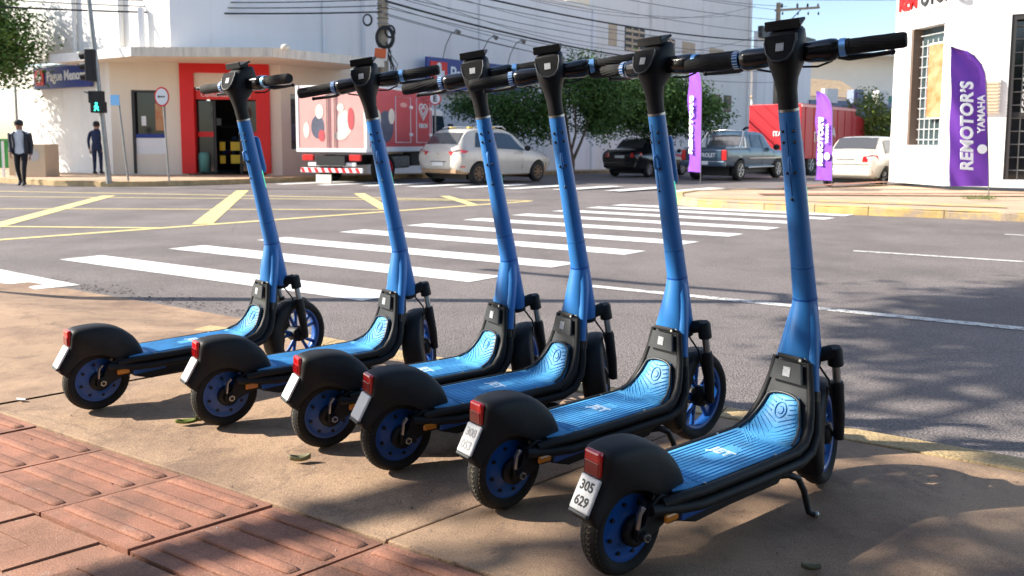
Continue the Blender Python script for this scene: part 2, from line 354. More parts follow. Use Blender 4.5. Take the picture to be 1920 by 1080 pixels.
# dropped kerb: ramped concrete at the left down to the road
def ramp(u, v):
    a = -14 + u * (14 - 3.19); b0 = 1.475; b = b0 + v * (3.36 - b0)
    k = smooth((-3.5 - a) / 0.9)
    bb = b0 + v * ((2.795 - b0) * (1 - k) + (3.36 - b0) * k)
    z = -k * 0.117 * smooth((bb - 2.35) / 0.95)
    aa = a + SH * (bb - 1.47) * (1 - 0.0)
    p = W(aa, bb); return (p[0], p[1], z + 0.006 * noise.noise(Vector((p[0] * 3, p[1] * 3, 0))) * k * v)
rm = MB().grid(ramp, 90, 16).build('pavement', 'sidewalk'); struct(rm)
# kerb stones
ks = [-3.72 + 0.98 * i for i in range(10)]
kerb = bpy.data.objects.new('kerb', None); COL.objects.link(kerb); struct(kerb)
for i in range(len(ks) - 1):
    a0, a1 = ks[i] + 0.003, ks[i + 1] - 0.003; rings = []
    for t in range(7):
        a = a0 + (a1 - a0) * t / 6; j = lambda s: 0.010 * noise.noise(Vector((a * 4, s, 3)))
        drop = 0.045 * smooth((-2.9 - a) / 0.8)
        rings.append([W(a, 2.80 + j(1), -0.22), W(a, K + 0.02 + j(2), -0.22), W(a, K + 0.012 + j(2), -0.02 - drop), W(a, K - 0.012 + j(3), 0.004 - drop), W(a, 2.802 + j(4), 0.003 + j(5) * .3 - drop)])
    MB().loft(rings, smooth=False).build('kerb_stone', 'kerb', kerb, 0.006)
# crumbled asphalt / gravel along the gutter
gv = MB(); rr = random.Random(3)
for i in range(900):
    a = rr.uniform(-6.5, 3.2); b = K + 0.05 + abs(rr.gauss(0, 0.13)) + 0.42 * smooth((-3.4 - a) / 0.6); s = rr.uniform(0.003, 0.010); p = W(a, b)
    z = -0.12
    gv.add([(p[0] - s, p[1] - s * .7, z), (p[0] + s, p[1] - s * .6, z), (p[0] + s * .4, p[1] + s, z), (p[0], p[1], z + s * 1.1)], [(0, 1, 3), (1, 2, 3), (2, 0, 3)], 0)
o = gv.build('gravel', ['asphalt', 'kerb']); tag(o, 'loose gravel lying in the gutter along the near kerb', 'gravel'); o['kind'] = 'stuff'

gt = MB(); rr = random.Random(31)
for i in range(420):
    a = rr.uniform(-4.2, 2.2); b = rr.uniform(.7, 2.78); s = rr.uniform(0.0012, 0.0042) * (1.6 if rr.random() < .08 else 1); p = W(a, b); an = rr.uniform(0, 6.28); zz = 0.0 if b > 1.47 else -0.002
    q = [(p[0] + s * cos(an + k * 2.09) * rr.uniform(.7, 1.3), p[1] + s * sin(an + k * 2.09) * rr.uniform(.7, 1.3), zz) for k in range(3)]
    gt.add(q + [(p[0], p[1], zz + s * .8)], [(0, 1, 3), (1, 2, 3), (2, 0, 3)], rr.choice([0, 0, 1, 2]))
o = gt.build('pavement_grit', ['asphalt', 'sticker', 'bark']); tag(o, 'loose grit and tiny crumbs scattered over the near pavement', 'grit'); o['kind'] = 'stuff'
# tactile guide tiles, each with four raised bars
def tile_mesh():
    b = MB(); g = 0.0035; P = lambda a, c: (E1 * a + (E2 + E1 * SH) * c)
    q = [P(g, g), P(0.388 - g, g), P(0.388 - g, 0.358 - g), P(g, 0.358 - g)]
    b.prism([(v.x, v.y) for v in q], -0.03, 0.0, 'XY')
    for k in range(4):
        c0 = 0.042 + k * 0.085; r0, r1 = [], []
        def ring(a, sc):
            out = []
            for t in range(7):
                th = pi * t / 6; v = P(a, c0 + 0.0165 - 0.0165 * (.82 + .18 * sc) * cos(th)); out.append((v.x, v.y, -0.001 + 0.0082 * sc * sin(th) ** 0.35 if 0 < t < 6 else -0.001))
            return out
        b.loft([ring(0.020, 0.3), ring(0.026, 0.8), ring(0.036, 1), ring(0.35, 1), ring(0.362, 0.8), ring(0.368, 0.3)], 0, True, True, True)
    return b.mesh('tactile_tile', ['tactile'])
tm = tile_mesh(); strip = bpy.data.objects.new('tactile_path', None); COL.objects.link(strip); struct(strip)
for i in range(-6, 9):
    a = -2.014 + 0.3915 * i; p = E1 * (a - SH * 0.36) + E2 * 1.108
    o = bpy.data.objects.new('tactile_tile', tm); COL.objects.link(o); o.parent = strip; o.location = (p.x, p.y, -0.001 - 0.0012 * ((i * 7) % 3)); o.rotation_euler = (R(((i * 37) % 5 - 2) * 0.10), R(((i * 53) % 5 - 2) * 0.10), 0)
# red pavers inside the tactile strip
pv = bpy.data.objects.new('paving', None); COL.objects.link(pv); struct(pv)
def paver_mesh(la, lc):
    b = MB(); P = lambda a, c: (E1 * a + (E2 + E1 * SH) * c); g = 0.0022
    q = [P(g, g), P(la - g, g), P(la - g, lc - g), P(g, lc - g)]
    b.prism([(v.x, v.y) for v in q], -0.03, 0, 'XY'); return b.mesh('paver', ['paver'])
pm1, pm2 = paver_mesh(0.196, 0.1), paver_mesh(0.098, 0.2)
rr = random.Random(5); cnt = 0
for r in range(0, 5):                     # basket weave, blocks of two
    for cidx in range(-10, 14):
        a0 = -2.02 + cidx * 0.196; c0 = 1.105 - (r + 1) * 0.2
        hor = (r + cidx) % 2 == 0
        for k in range(2):
            if hor: me, da, dc = pm1, 0, k * 0.1
            else: me, da, dc = pm2, k * 0.098, 0
            cc = c0 + dc; aa = a0 + da + SH * (cc - 1.47)
            p = E1 * aa + E2 * cc
            if cnt > 290: break
            cnt += 1
            o = bpy.data.objects.new('paver', me); COL.objects.link(o); o.parent = pv; o.location = (p.x, p.y, -0.004 - rr.uniform(0, 0.004)); o.rotation_euler = (R(rr.uniform(-.5, .5)), R(rr.uniform(-.5, .5)), 0)

# road markings
def sheet(poly, z, name, mt, parent=None, n=1):
    o = MB().add([(p[0], p[1], z) for p in poly], [tuple(range(len(poly)))]).build(name, mt, parent); return o
cw = bpy.data.objects.new('crosswalk', None); COL.objects.link(cw); struct(cw)
cen = [4.36, 5.385, 6.38, 7.49, 8.55, 9.6, 10.62, 11.6, 12.5, 13.25]
for i, c in enumerate(cen):
    h = 0.19
    def ed(b): return (-7.42 + 0.20 * (b - 4.36), -3.66 + 0.218 * (b - 4.36))
    lo, hi = ed(c - h), ed(c + h)
    sheet([W(lo[0], c - h), W(lo[1], c - h), W(hi[1], c + h), W(hi[0], c + h)], -0.116, 'crosswalk_stripe', 'road_white', cw)
sheet([W(-10.5, 3.30), W(-6.10, 3.18), W(-5.98, 3.5), W(-10.5, 3.75)], -0.116, 'crosswalk_stripe', 'road_white', cw)
# second crosswalk over the cross street
for i in range(7):
    p0 = Vector((-3.4, 19.0)) + Vector((1.15, -0.42)) * i
    sheet([p0, p0 + E1 * -0.4, p0 + E1 * -0.4 + CD * 2.6, p0 + CD * 2.6], -0.1155 - 0.0 , 'crosswalk_stripe', 'road_white', cw) if False else None
def gpx(pts, name, mt, z=-0.116):
    return struct(sheet(pts, z, name, mt))
def line(a, b, w, name, mt, z=-0.116):
    a, b = Vector(a), Vector(b); d = (b - a).normalized(); n = Vector((-d.y, d.x)) * (w / 2)
    return struct(sheet([a - n, b - n, b + n, a + n], z, name, mt))
# yellow box junction
line((-12, 2.6 + 0.0), (0.35, 15.1), 0.15, 'box_marking', 'road_yellow')
line((-4.22, 10.69), (-6.24, 18.25), 0.27, 'box_marking', 'road_yellow', -0.1155)
line((-2.11, 13.2), (-3.35, 17.25), 0.23, 'box_marking', 'road_yellow', -0.1155)
line((-0.67, 14.07), (-1.42, 16.5), 0.20, 'box_marking', 'road_yellow', -0.1155)
line((-6.55, 9.3), (-8.35, 16.3), 0.27, 'box_marking', 'road_yellow', -0.1155)
line((-9.4, 13.0), (-2.05, 13.05), 0.12, 'box_marking', 'road_yellow', -0.115)
line((-10.5, 15.9), (-0.4, 15.2), 0.12, 'box_marking', 'road_yellow', -0.115)
line((-8.2, 10.35), (-4.6, 10.15), 0.12, 'box_marking', 'road_yellow', -0.115)
line((-11.5, 17.6), (0.4, 15.2), 0.14, 'box_marking', 'road_yellow', -0.1145)
# worn lane lines
line(W(-2.57, 5.55)[:2], W(3.2, 5.70)[:2], 0.10, 'lane_line', 'road_white_worn')
line(W(-1.1, 8.85)[:2], W(4.5, 8.98)[:2], 0.09, 'lane_line', 'road_white_worn')
line(W(0.3, 11.5)[:2], W(2.2, 11.5)[:2], 0.09, 'lane_line', 'road_white_worn')
# white bars of the crosswalk over the cross street (seen edge-on)
for i in range(9):
    p = Vector((-6.2, 20.9)) + Vector((1.22, -0.36)) * i
    line(p, p + CD * 2.4, 0.45, 'far_crosswalk_bar', 'road_white', -0.1135)
    bpy.data.objects[-1] if False else None

# pharmacy-side pavement with kerb
def pave(poly, name, mt, zt, kerb_mt, kw=0.14):
    n = len(poly); b = MB()
    zz = lambda p: zt + 0.12 + road_z(p[0], p[1])
    b.add([(p[0], p[1], zz(p)) for p in poly], [tuple(range(n))])
    o = b.build(name, mt); struct(o)
    return o
def kerb_line(pts, mt, name='kerb_edge', parent=None, seed=0, hgt=0.13):
    kd = bpy.data.objects.new(name, None); COL.objects.link(kd); struct(kd)
    for a, b in zip(pts, pts[1:]):
        a, b = Vector(a), Vector(b); L = (b - a).length; n = max(1, int(round(L / 1.0))); d = (b - a) / L; nn = Vector((-d.y, d.x))
        for i in range(n):
            s0, s1 = L * i / n + 0.005, L * (i + 1) / n - 0.005; rings = []
            for t in range(5):
                p = a + d * (s0 + (s1 - s0) * t / 4); jz = 0.018 * noise.noise(Vector((p.x * 3, p.y * 3, seed))); z = road_z(p.x, p.y)
                q0, q1, q2 = p - nn * (0.0 + jz), p + nn * 0.03, p + nn * 0.16
                rings.append([(q2.x, q2.y, z - 0.1), (q0.x, q0.y, z - 0.1), (q0.x, q0.y, z + hgt * 0.75 + jz), (q1.x, q1.y, z + hgt + 0.006 + jz), (q2.x, q2.y, z + hgt + 0.006)])
            MB().loft(rings, smooth=False).build('kerb_stone', mt, kd)
    return kd
LK = [(-60, 48.6), (-14.2, 21.4), (-11.6, 19.95), (-10.2, 19.55), (-8.9, 19.7), (-7.6, 20.6), (-5.6, 22.9), (8.4, 38.4), (40, 73.5)]
pave(LK + [(20, 90), (-60, 90)], 'corner_pavement', 'sidewalk_far', 0.0, None)
kerb_line([LK[1], LK[2], LK[3], LK[4], LK[5], LK[6], LK[7]], 'kerb')
RK = [(40, -8.0), (9.9, 9.85), (7.46, 11.38), (5.6, 12.35), (4.2, 13.1), (3.25, 13.8), (3.0, 14.5), (3.25, 15.8), (3.9, 17.0), (7.4, 18.9), (10.1, 21.4), (30, 43.5)]
pave([(p[0], p[1]) for p in RK] + [(90, 43.5), (90, -8)], 'corner_pavement', 'sidewalk_far', 0.0, None)
kerb_line(list(reversed(RK[1:11])), 'kerb_yellow', seed=4)
# reddish tactile band and paler ramp panel on the far right corner
line((4.9, 15.6), (12.2, 16.15), 0.4, 'tactile_band', 'tactile', 0.004)
line((6.2, 18.1), (9.9, 20.9), 0.4, 'tactile_band', 'tactile', 0.0045)
line((3.5, 14.6), (7.9, 12.6), 0.5, 'yellow_band', 'kerb_yellow', 0.0035)

# ------------------------------------------------------------------ buildings
def wall_quad(b, p, q, z0, z1, mi=0):
    b.add([(p[0], p[1], z0), (q[0], q[1], z0), (q[0], q[1], z1), (p[0], p[1], z1)], [(0, 1, 2, 3)], mi)
def wall_box(b, p, q, z0, z1, th, mi=0, out=0.0):
    # p->q along the facade, thickness goes to the left (away from the street); out moves it toward the street
    p, q = Vector(p[:2]), Vector(q[:2]); d = (q - p).normalized(); n = Vector((d.y, -d.x)); p, q = p + n * out, q + n * out; p2, q2 = p - n * th, q - n * th
    b.add([(v.x, v.y, z) for z in (z0, z1) for v in (p, q, q2, p2)], [(3, 2, 1, 0), (4, 5, 6, 7), (0, 1, 5, 4), (1, 2, 6, 5), (2, 3, 7, 6), (3, 0, 4, 7)], mi)
def along(p, d, t, out=0.0):
    d = Vector(d).normalized(); n = Vector((d.y, -d.x)); v = Vector(p[:2]) + d * t + n * out; return v
def facade_mtx(p, d, t, z, out):
    v = along(p, d, t, out); d = Vector(d).normalized(); return frame_mtx((v.x, v.y, z), (d.x, d.y, 0), (0, 0, 1))
# --- pharmacy on the corner: ground floor cut back diagonally under the upper corner
PL = Vector((-12.49, 24.71)); PR = Vector((-7.40, 25.42)); CH = (PR - PL).normalized(); CHL = (PR - PL).length
UC = Vector((-9.85, 23.05)); BACK = E1 * -1
ph = thing('pharmacy_building', 'white corner building with red-framed shop entrance under a deep concrete canopy', 'building', (-9.85, 24, 0))
def PB(b, name, mt, bevel=0):
    o = b.build(name, mt, None, bevel); o.parent = ph; o.matrix_parent_inverse = Matrix.Translation((9.85, -24, 0)); return o
# ground floor left facade (behind the dappled tree shade)
b = MB(); pe = PL + BACK * 5.35
wall_box(b, pe, PL, -0.1, 3.5, 0.25); PB(b, 'wall', 'white_wall')
# chamfer wall pieces round shop window and entrance
tw0, tw1 = 0.62, 1.62          # shop window
td0, td1 = 2.08, 4.80          # red portal
def cp(t, out=0): return along(PL, CH, t, out)
b = MB()
wall_box(b, cp(0), cp(tw0), -0.1, 3.5, 0.25); wall_box(b, cp(tw1), cp(td0 + .17), -0.1, 3.5, 0.25)
wall_box(b, cp(tw0), cp(tw1), 2.60, 3.5, 0.25); wall_box(b, cp(tw0), cp(tw1), -0.1, 0.62, 0.25)
wall_box(b, cp(td1 - .17), cp(CHL), -0.1, 3.5, 0.25); wall_box(b, cp(td0 + .17), cp(td1 - .17), 2.72, 3.5, 0.25)
PB(b, 'wall', 'cream_wall')
b = MB(); wall_box(b, cp(tw0), cp(tw1), 0.62, 1.15, 0.2, 0, -0.02); PB(b, 'window_panel', 'white_paint')
b = MB(); wall_box(b, cp(tw0 + .02), cp(tw1 - .02), 1.22, 2.56, 0.03, 0, -0.12); wp = PB(b, 'window', 'dark_glass')
b = MB(); wall_box(b, cp(tw0), cp(tw0 + .09), 0.0, 2.6, 0.12, 0, 0.02); wall_box(b, cp(tw0), cp(tw1), 2.54, 2.6, 0.12, 0, 0.0); PB(b, 'window_frame', 'frame_dark')
b = MB(); wall_box(b, cp(tw0 + .06), cp(tw1), 1.12, 1.24, 0.1, 0, 0.0); PB(b, 'blue_counter_band', 'blue_sign')
b = MB(); wall_box(b, cp(1.28), cp(1.58), 1.35, 2.2, 0.01, 0, -0.10); PB(b, 'poster', 'orange_print')
b = MB(); wall_box(b, cp(.86), cp(1.0), 1.5, 1.8, 0.01, 0, -0.10); PB(b, 'paper_notice', 'white_paint')
# red portal
b = MB(); wall_box(b, cp(td0), cp(td0 + .42), 0.0, 3.46, 0.3, 0, 0.10); PB(b, 'red_door_frame', 'red_paint', 0.01)
b = MB(); wall_box(b, cp(td1 - .42), cp(td1), 0.0, 3.46, 0.3, 0, 0.10); PB(b, 'red_door_frame', 'red_paint', 0.01)
b = MB(); wall_box(b, cp(td0 + .42), cp(td1 - .42), 3.16, 3.46, 0.3, 0, 0.10); PB(b, 'red_door_frame', 'red_paint', 0.01)
b = MB(); wall_box(b, cp(td0 + .42), cp(td1 - .42), 2.72, 3.16, 0.05, 0, -0.02); PB(b, 'door_header', 'cream_wall')
b = MB(); wall_box(b, cp(td0 + .44), cp(td1 - .44), 2.34, 2.62, 0.10, 0, -0.06); lb = PB(b, 'red_lightbox', 'red_light')
tx = text_obj('lettering', 'Confiamos em voc\u00ea', 0.19, 'text_white', ph, Matrix.Translation((9.85, -24, 0)) @ facade_mtx(PL, CH, (td0 + td1) / 2, 2.48, -0.055), 0.004)
# shop interior
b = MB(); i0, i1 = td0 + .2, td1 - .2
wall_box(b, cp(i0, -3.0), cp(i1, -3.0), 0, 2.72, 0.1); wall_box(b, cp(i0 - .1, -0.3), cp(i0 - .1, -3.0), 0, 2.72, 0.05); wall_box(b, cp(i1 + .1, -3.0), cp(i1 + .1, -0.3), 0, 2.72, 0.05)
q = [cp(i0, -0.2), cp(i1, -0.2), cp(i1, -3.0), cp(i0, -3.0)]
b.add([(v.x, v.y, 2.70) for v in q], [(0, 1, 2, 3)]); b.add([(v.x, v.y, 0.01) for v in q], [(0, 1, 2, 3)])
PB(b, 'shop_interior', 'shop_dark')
for t0, t1 in ((td0 + .45, td0 + .92), (td1 - .92, td1 - .45)):
    b = MB(); wall_box(b, cp(t0), cp(t1), 0.06, 2.3, 0.03, 0, -0.2); PB(b, 'door_pane', 'dark_glass')
    b = MB(); wall_box(b, cp(t0), cp(t1), 1.16, 1.32, 0.01, 0, -0.19); PB(b, 'red_door_band', 'red_paint')
for t0 in (td0 + .94, td1 - 1.0):
    b = MB(); wall_box(b, cp(t0), cp(t0 + .06), 0.0, 2.32, 0.06, 0, -0.17); PB(b, 'door_post', 'frame_dark')
rr = random.Random(9)
for k, (t0, z0, w_, h_) in enumerate([(1.02, .30, .17, .26), (1.36, .30, .40, .28), (1.02, .72, .17, .28), (1.36, .72, .40, .28)]):
    b = MB(); wall_box(b, cp(td0 + t0), cp(td0 + t0 + w_), z0, z0 + h_, 0.02, 0, -0.55); PB(b, 'yellow_price_board', 'yellow_card')
b = MB(); b.lathe([(0.0005, 0.0), (.16, 0), (.17, .55), (.12, .62), (.0005, .62)], 'Z', (*cp(td0 + .62, -0.12), 0.05), 16); PB(b, 'teal_display_bin', 'teal_wall')
for k in range(3):
    b = MB(); wall_box(b, cp(i0 + .3, -2.0), cp(i1 - .3, -2.0), .5 + k * .5, .56 + k * .5, 0.3); sh_ = PB(b, 'shelf', 'frame_dark')
for k in range(14):
    b = MB(); t0 = i0 + .35 + rr.random() * 1.7; z0 = .56 + rr.choice([0, 1, 2]) * .5; wall_box(b, cp(t0), cp(t0 + rr.uniform(.06, .16)), z0, z0 + rr.uniform(.12, .26), 0.1, 0, -1.95); PB(b, 'packaged_goods', rr.choice(['blue_box', 'orange_print', 'white_paint', 'red_paint']))
# right-hand ground floor facade along the cross street
b = MB(); wall_box(b, PR, PR + CD * 0.35, -0.15, 3.5, 0.25); wall_box(b, PR + CD * 1.15, PR + CD * 3.4, -0.15, 3.5, 0.25); wall_box(b, PR + CD * .35, PR + CD * 1.15, 2.55, 3.5, .25); wall_box(b, PR + CD * .35, PR + CD * 1.15, -0.15, .75, .25); PB(b, 'wall', 'cream_wall')
b = MB(); wall_box(b, PR + CD * .36, PR + CD * 1.14, .76, 2.54, 0.03, 0, -0.1); PB(b, 'window', 'pane')
b = MB(); wall_box(b, PR + CD * .36, PR + CD * 1.14, 1.05, 1.6, 0.02, 0, -0.08); PB(b, 'poster', 'picture_dark')
# canopy slab with fascia
F0, F1 = Vector((-10.75, 22.55)), Vector((-6.80, 22.65)); FL = F0 + BACK * 4.05; FR = F1 + CD * 4.0
b = MB()
poly = [FL, F0, F1, FR, FR + Vector((-CN.x, -CN.y)) * 3, PL + Vector((2, 3)), FL + E2 * 1.6]
b.prism([(v.x, v.y) for v in poly], 3.45, 3.60, 'XY'); PB(b, 'canopy', 'cream_wall')
for p, q, mt in ((FL, F0, 'white_wall'), (F0, F1, 'fascia'), (F1, FR, 'fascia')):
    b = MB(); wall_box(b, p, q, 3.40, 3.66, 0.10, 0, 0.02); PB(b, 'canopy_fascia', mt)
b = MB(); wall_box(b, FL + E2 * 1.6, FL, 3.40, 3.66, .1); PB(b, 'canopy_fascia', 'white_wall')
# upper storey
b = MB(); wall_box(b, UC + BACK * 9.4, UC, 3.60, 9.5, 0.25); PB(b, 'upper_wall', 'white_wall')
b = MB(); wall_box(b, UC, UC + CD * 6.9, 3.60, 9.5, 0.25); PB(b, 'upper_wall', 'grey_wall')
for t in (2.2, 4.6): 
    b = MB(); v = along(UC + BACK * 9.4, E1, t + 2.6, 0.09); b.tube([(v.x, v.y, 3.65), (v.x, v.y, 9.4)], 0.075, 12); PB(b, 'downpipe', 'white_wall')
b = MB(); v = along(UC, CD, 5.2, 0.06); b.tube([(v.x, v.y, 3.6), (v.x, v.y, 9.4)], 0.05, 10); PB(b, 'downpipe', 'grey_wall')
b = MB(); v = along(UC + BACK * 9.4, E1, 8.3, 0.14); b.box((v.x, v.y, 4.25), (.14, .14, 1.3)); b.tube([(v.x, v.y, 4.0), (v.x - .3, v.y + .1, 3.66)], .025, 8); PB(b, 'roof_post', 'grey_wall')
b = MB(); v = along(UC, CD, 1.6, 0.9); b.sphere((-6.45, 22.7, 3.68), .13, 0, 10, 6, (1, 1, .7)); PB(b, 'old_lamp_stub', 'fascia')
# blue sign of the pharmacy on the left facade
def pharm_sign(p, d, t0, t1, z0, z1, label, out):
    base = along(p, d, t0, out); th_ = thing('shop_sign', label, 'sign', (base.x, base.y, z0))
    ang = atan2(d.y, d.x); th_.rotation_euler = (0, 0, ang); L = t1 - t0; H = z1 - z0
    MB().box((L / 2, 0, H / 2), (L, .12, H)).build('sign_board', 'blue_sign', th_, .015)
    s = H * .72; MB().box((.14 + s / 2, -.075, H / 2 + .02), (s, .03, s)).build('red_square', 'red_paint', th_, .02)
    cr = MB(); cx, cz = .14 + s / 2, H / 2 + .02
    cr.box((cx, -.10, cz), (s * .26, .02, s * .62)); cr.box((cx, -.099, cz), (s * .62, .02, s * .24)); cr.disc((cx, -.10, cz + s * .33), s * .13, 'Y', .02, 14); cr.build('white_cross_figure', 'text_white', th_, .008)
    text_obj('lettering', 'Pague Menos', H * .62, 'text_white', th_, frame_mtx((.30 + s, -.064, H / 2 + .03), (1, 0, 0), (0, 0, 1)), .006, 'LEFT', 0.86, 0.012)
    return th_
pharm_sign(pe, (PL - pe), 1.42, 4.60, 2.72, 3.42, 'blue pharmacy sign with red square on the tree-shaded wall', .12)
# --- long white warehouse wall along the cross street, then a taller block
wh = thing('warehouse_building', 'long plain pale warehouse wall behind the delivery truck and trees', 'building', (-2, 31, 0))
def WB(par, origin):
    def fn(b, name, mt, bevel=0):
        o = b.build(name, mt, None, bevel); o.parent = par; o.matrix_parent_inverse = Matrix.Translation(-Vector(origin)); return o
    return fn
wb = WB(wh, (-2, 31, 0))
b = MB(); wall_box(b, PR + CD * 3.4, PR + CD * 16.9, -0.6, 7.25, .3); wb(b, 'wall', 'grey_wall')
b = MB(); wall_box(b, PR + CD * 3.4, PR + CD * 16.9, 7.25, 7.36, .42, 0, .06); wb(b, 'coping', 'white_wall')
for t in (9.0, 16.6):
    b = MB(); wall_box(b, PR + CD * t, PR + CD * (t + .26), -.6, 7.25, .2, 0, .12); wb(b, 'pilaster', 'grey_wall')
b = MB(); wall_box(b, PR + CD * 15.2, PR + CD * 17.0, 7.36, 8.1, .4, 0, -.4); wb(b, 'parapet_block', 'cream_wall')
b = MB(); wall_box(b, PR + CD * 13.1, PR + CD * 14.6, -.6, 2.5, .1, 0, .03); wb(b, 'steel_gate', 'far_wall')
tl = thing('tall_white_building', 'tall pale block with a row of grey louvre windows above the trees', 'building', (9, 44, 0)); tb = WB(tl, (9, 44, 0))
T0, T1 = 16.9, 33.3
b = MB(); wall_box(b, PR + CD * T0, PR + CD * T1, -1, 12.5, .3); wall_box(b, PR + CD * T1, PR + CD * T1 + Vector((-CN.x, -CN.y)) * 8, -1, 12.5, .3); tb(b, 'wall', 'white_wall')
for t in (21.7, 27.2, 33.02):
    b = MB(); wall_box(b, PR + CD * t, PR + CD * (t + .28), -1, 12.5, .2, 0, .10); tb(b, 'pilaster', 'white_wall')
def louvre(t, z, w_, h_, blind=False):
    b = MB(); wall_box(b, PR + CD * t, PR + CD * (t + w_), z, z + h_, .05, 0, .02); wn_ = tb(b, 'window', 'frame_dark' if not blind else 'beige')
    n = 4
    if not blind:
        for k in range(n):
            b = MB(); wall_box(b, PR + CD * (t + .03), PR + CD * (t + w_ - .03), z + h_ * (k + .15) / n, z + h_ * (k + .6) / n, .04, 0, .06); o = b.build('slat', 'beige'); o.parent = wn_
        for k in (1, 2):
            b = MB(); tt = t + w_ * k / 3; wall_box(b, PR + CD * (tt - .04), PR + CD * (tt + .04), z, z + h_, .05, 0, .075); o = b.build('mullion', 'beige'); o.parent = wn_
louvre(18.0, 5.75, .7, 1.05, True); louvre(19.4, 5.6, 1.8, 1.2); louvre(22.6, 5.6, 1.6, 1.0); louvre(25.0, 5.6, 1.4, 1.0, True); louvre(28.1, 5.55, 1.7, 1.0, True); louvre(30.4, 5.5, 1.6, 1.0)
for t in (28.6, 30.0):
    b = MB(); wall_box(b, PR + CD * t, PR + CD * (t + .95), 2.9, 3.9, .05, 0, .03); wn_ = tb(b, 'window', 'frame_brown')
    b = MB(); wall_box(b, PR + CD * (t + .1), PR + CD * (t + .5), 3.15, 3.8, .04, 0, .06); o = b.build('pane', 'frame_dark'); o.parent = wn_
# --- buildings down the cross street
g1 = thing('grey_block_building', 'pale grey house front with purple shop band at the end of the block', 'building', (16, 52, 0)); gb = WB(g1, (16, 52, 0))
b = MB(); wall_box(b, PR + CD * 33.4, PR + CD * 42, -1.2, 8.0, .3, 0, .5); gb(b, 'wall', 'grey_wall')
b = MB(); wall_box(b, PR + CD * 33.4, PR + CD * 42, 7.6, 8.3, .3, 0, .75); gb(b, 'dark_eave', 'frame_dark')
b = MB(); wall_box(b, PR + CD * 33.6, PR + CD * 37.5, 1.6, 2.6, .3, 0, .6); gb(b, 'pink_band', 'pink_wall')
b = MB(); wall_box(b, PR + CD * 33.6, PR + CD * 37.5, -1, 1.55, .3, 0, .6); gb(b, 'purple_front', 'purple_wall')
b = MB(); wall_box(b, PR + CD * 37.0, PR + CD * 38.5, 3.1, 5.4, .3, 0, .62); gb(b, 'bay_window', 'far_wall')
g2 = thing('slate_wall_building', 'slate blue boundary building with battlement top behind the red truck', 'building', (26, 60, 0)); gb = WB(g2, (26, 60, 0))
b = MB(); b.prism([(21, 56), (34, 62), (34, 64), (21, 58)], -1.5, 4.1, 'XY'); gb(b, 'wall', 'slate_wall')
for k in range(5):
    b = MB(); p = Vector((22.6 + k * 2.3, 56.7 + k * 1.06)); b.box((p.x, p.y, 4.4), (1.0, .6, 1.0), 0, Matrix.Rotation(R(24.8), 3, 'Z')); gb(b, 'merlon', 'far_wall' if k % 2 == 0 else 'slate_wall')
b = MB(); b.box((24.7, 57.5, 2.2), (.25, .3, 5)); gb(b, 'purple_post', 'purple_wall')
g3 = thing('tiled_roof_house', 'small house with old brown clay tile roof behind the red truck', 'building', (25, 66, 0)); gb = WB(g3, (25, 66, 0))
b = MB(); b.box((24.5, 67, 2), (7, 6, 6)); gb(b, 'wall', 'far_wall')
b = MB(); b.add([(20.6, 63.4, 5.0), (28.4, 63.4, 4.6), (27.6, 67, 6.3), (23.0, 67, 6.6), (20.6, 70, 5.0), (28.4, 70, 4.6)], [(0, 1, 2, 3), (0, 3, 4), (1, 5, 2), (4, 3, 2, 5)]); gb(b, 'roof', 'roof_tile')
g4 = thing('white_flat_building', 'long white flat-roofed building in the distance under the sky', 'building', (45, 88, 0)); gb = WB(g4, (45, 88, 0))
b = MB(); b.box((46, 92, 4.2), (46, 10, 12.0), 0, Matrix.Rotation(R(6), 3, 'Z')); gb(b, 'wall', 'far_wall')
b = MB(); b.box((46, 90, 10.3), (46.5, 12, .35), 0, Matrix.Rotation(R(6), 3, 'Z')); gb(b, 'roof_edge', 'fascia')
for x in (30, 40.5): 
    b = MB(); b.box((x, 86, 11.0), (.5, .5, 1.8)); gb(b, 'roof_post', 'far_wall')
g5 = thing('teal_wall_building', 'dull teal wall behind the small roadside tree', 'building', (33, 66, 0)); gb = WB(g5, (33, 66, 0))
b = MB(); b.prism([(27.5, 63.5), (44, 71), (44, 73), (27.5, 65.5)], -1.5, 4.9, 'XY'); gb(b, 'wall', 'teal_wall')
# --- motorcycle shop on the right corner
R0 = Vector((10.36, 18.9)); CR = Vector((cos(R(98.7)), sin(R(98.7)))); R1 = R0 + CR * 2.13
ms = thing('motorcycle_shop_building', 'sunlit white corner shop with barred window and glass door on the right', 'building', (10.4, 18.9, 0)); mbld = WB(ms, (10.4, 18.9, 0))
def sp(t, out=0): return along(R1, CR * -1, t, out)       # along the chamfer, left to right
cl = 2.13
w0, w1, wz0, wz1 = .66, 1.88, .97, 3.89
b = MB(); wall_box(b, sp(0), sp(w0), 0, 7.5, .35); wall_box(b, sp(w1), sp(cl), 0, 7.5, .35); wall_box(b, sp(w0), sp(w1), 0, wz0, .35); wall_box(b, sp(w0), sp(w1), wz1, 7.5, .35)
d0, d1, dz1 = 1.19, 4.2, 3.95
def rp_(t, out=0): return along(R0, E1, t, out)
wall_box(b, rp_(0), rp_(d0), 0, 7.5, .35); wall_box(b, rp_(d0), rp_(d1), dz1, 7.5, .35); wall_box(b, rp_(d1), rp_(9), 0, 7.5, .35)
wall_box(b, rp_(d0), rp_(d1), 0, .18, .3)
wall_box(b, R1 + CD * 9, R1, 0, 7.5, .3)
mbld(b, 'wall', 'white_wall')
b = MB(); wall_box(b, sp(w0), sp(w1), wz0, wz1, .03, 0, -.28); wn_ = mbld(b, 'window', 'pane')
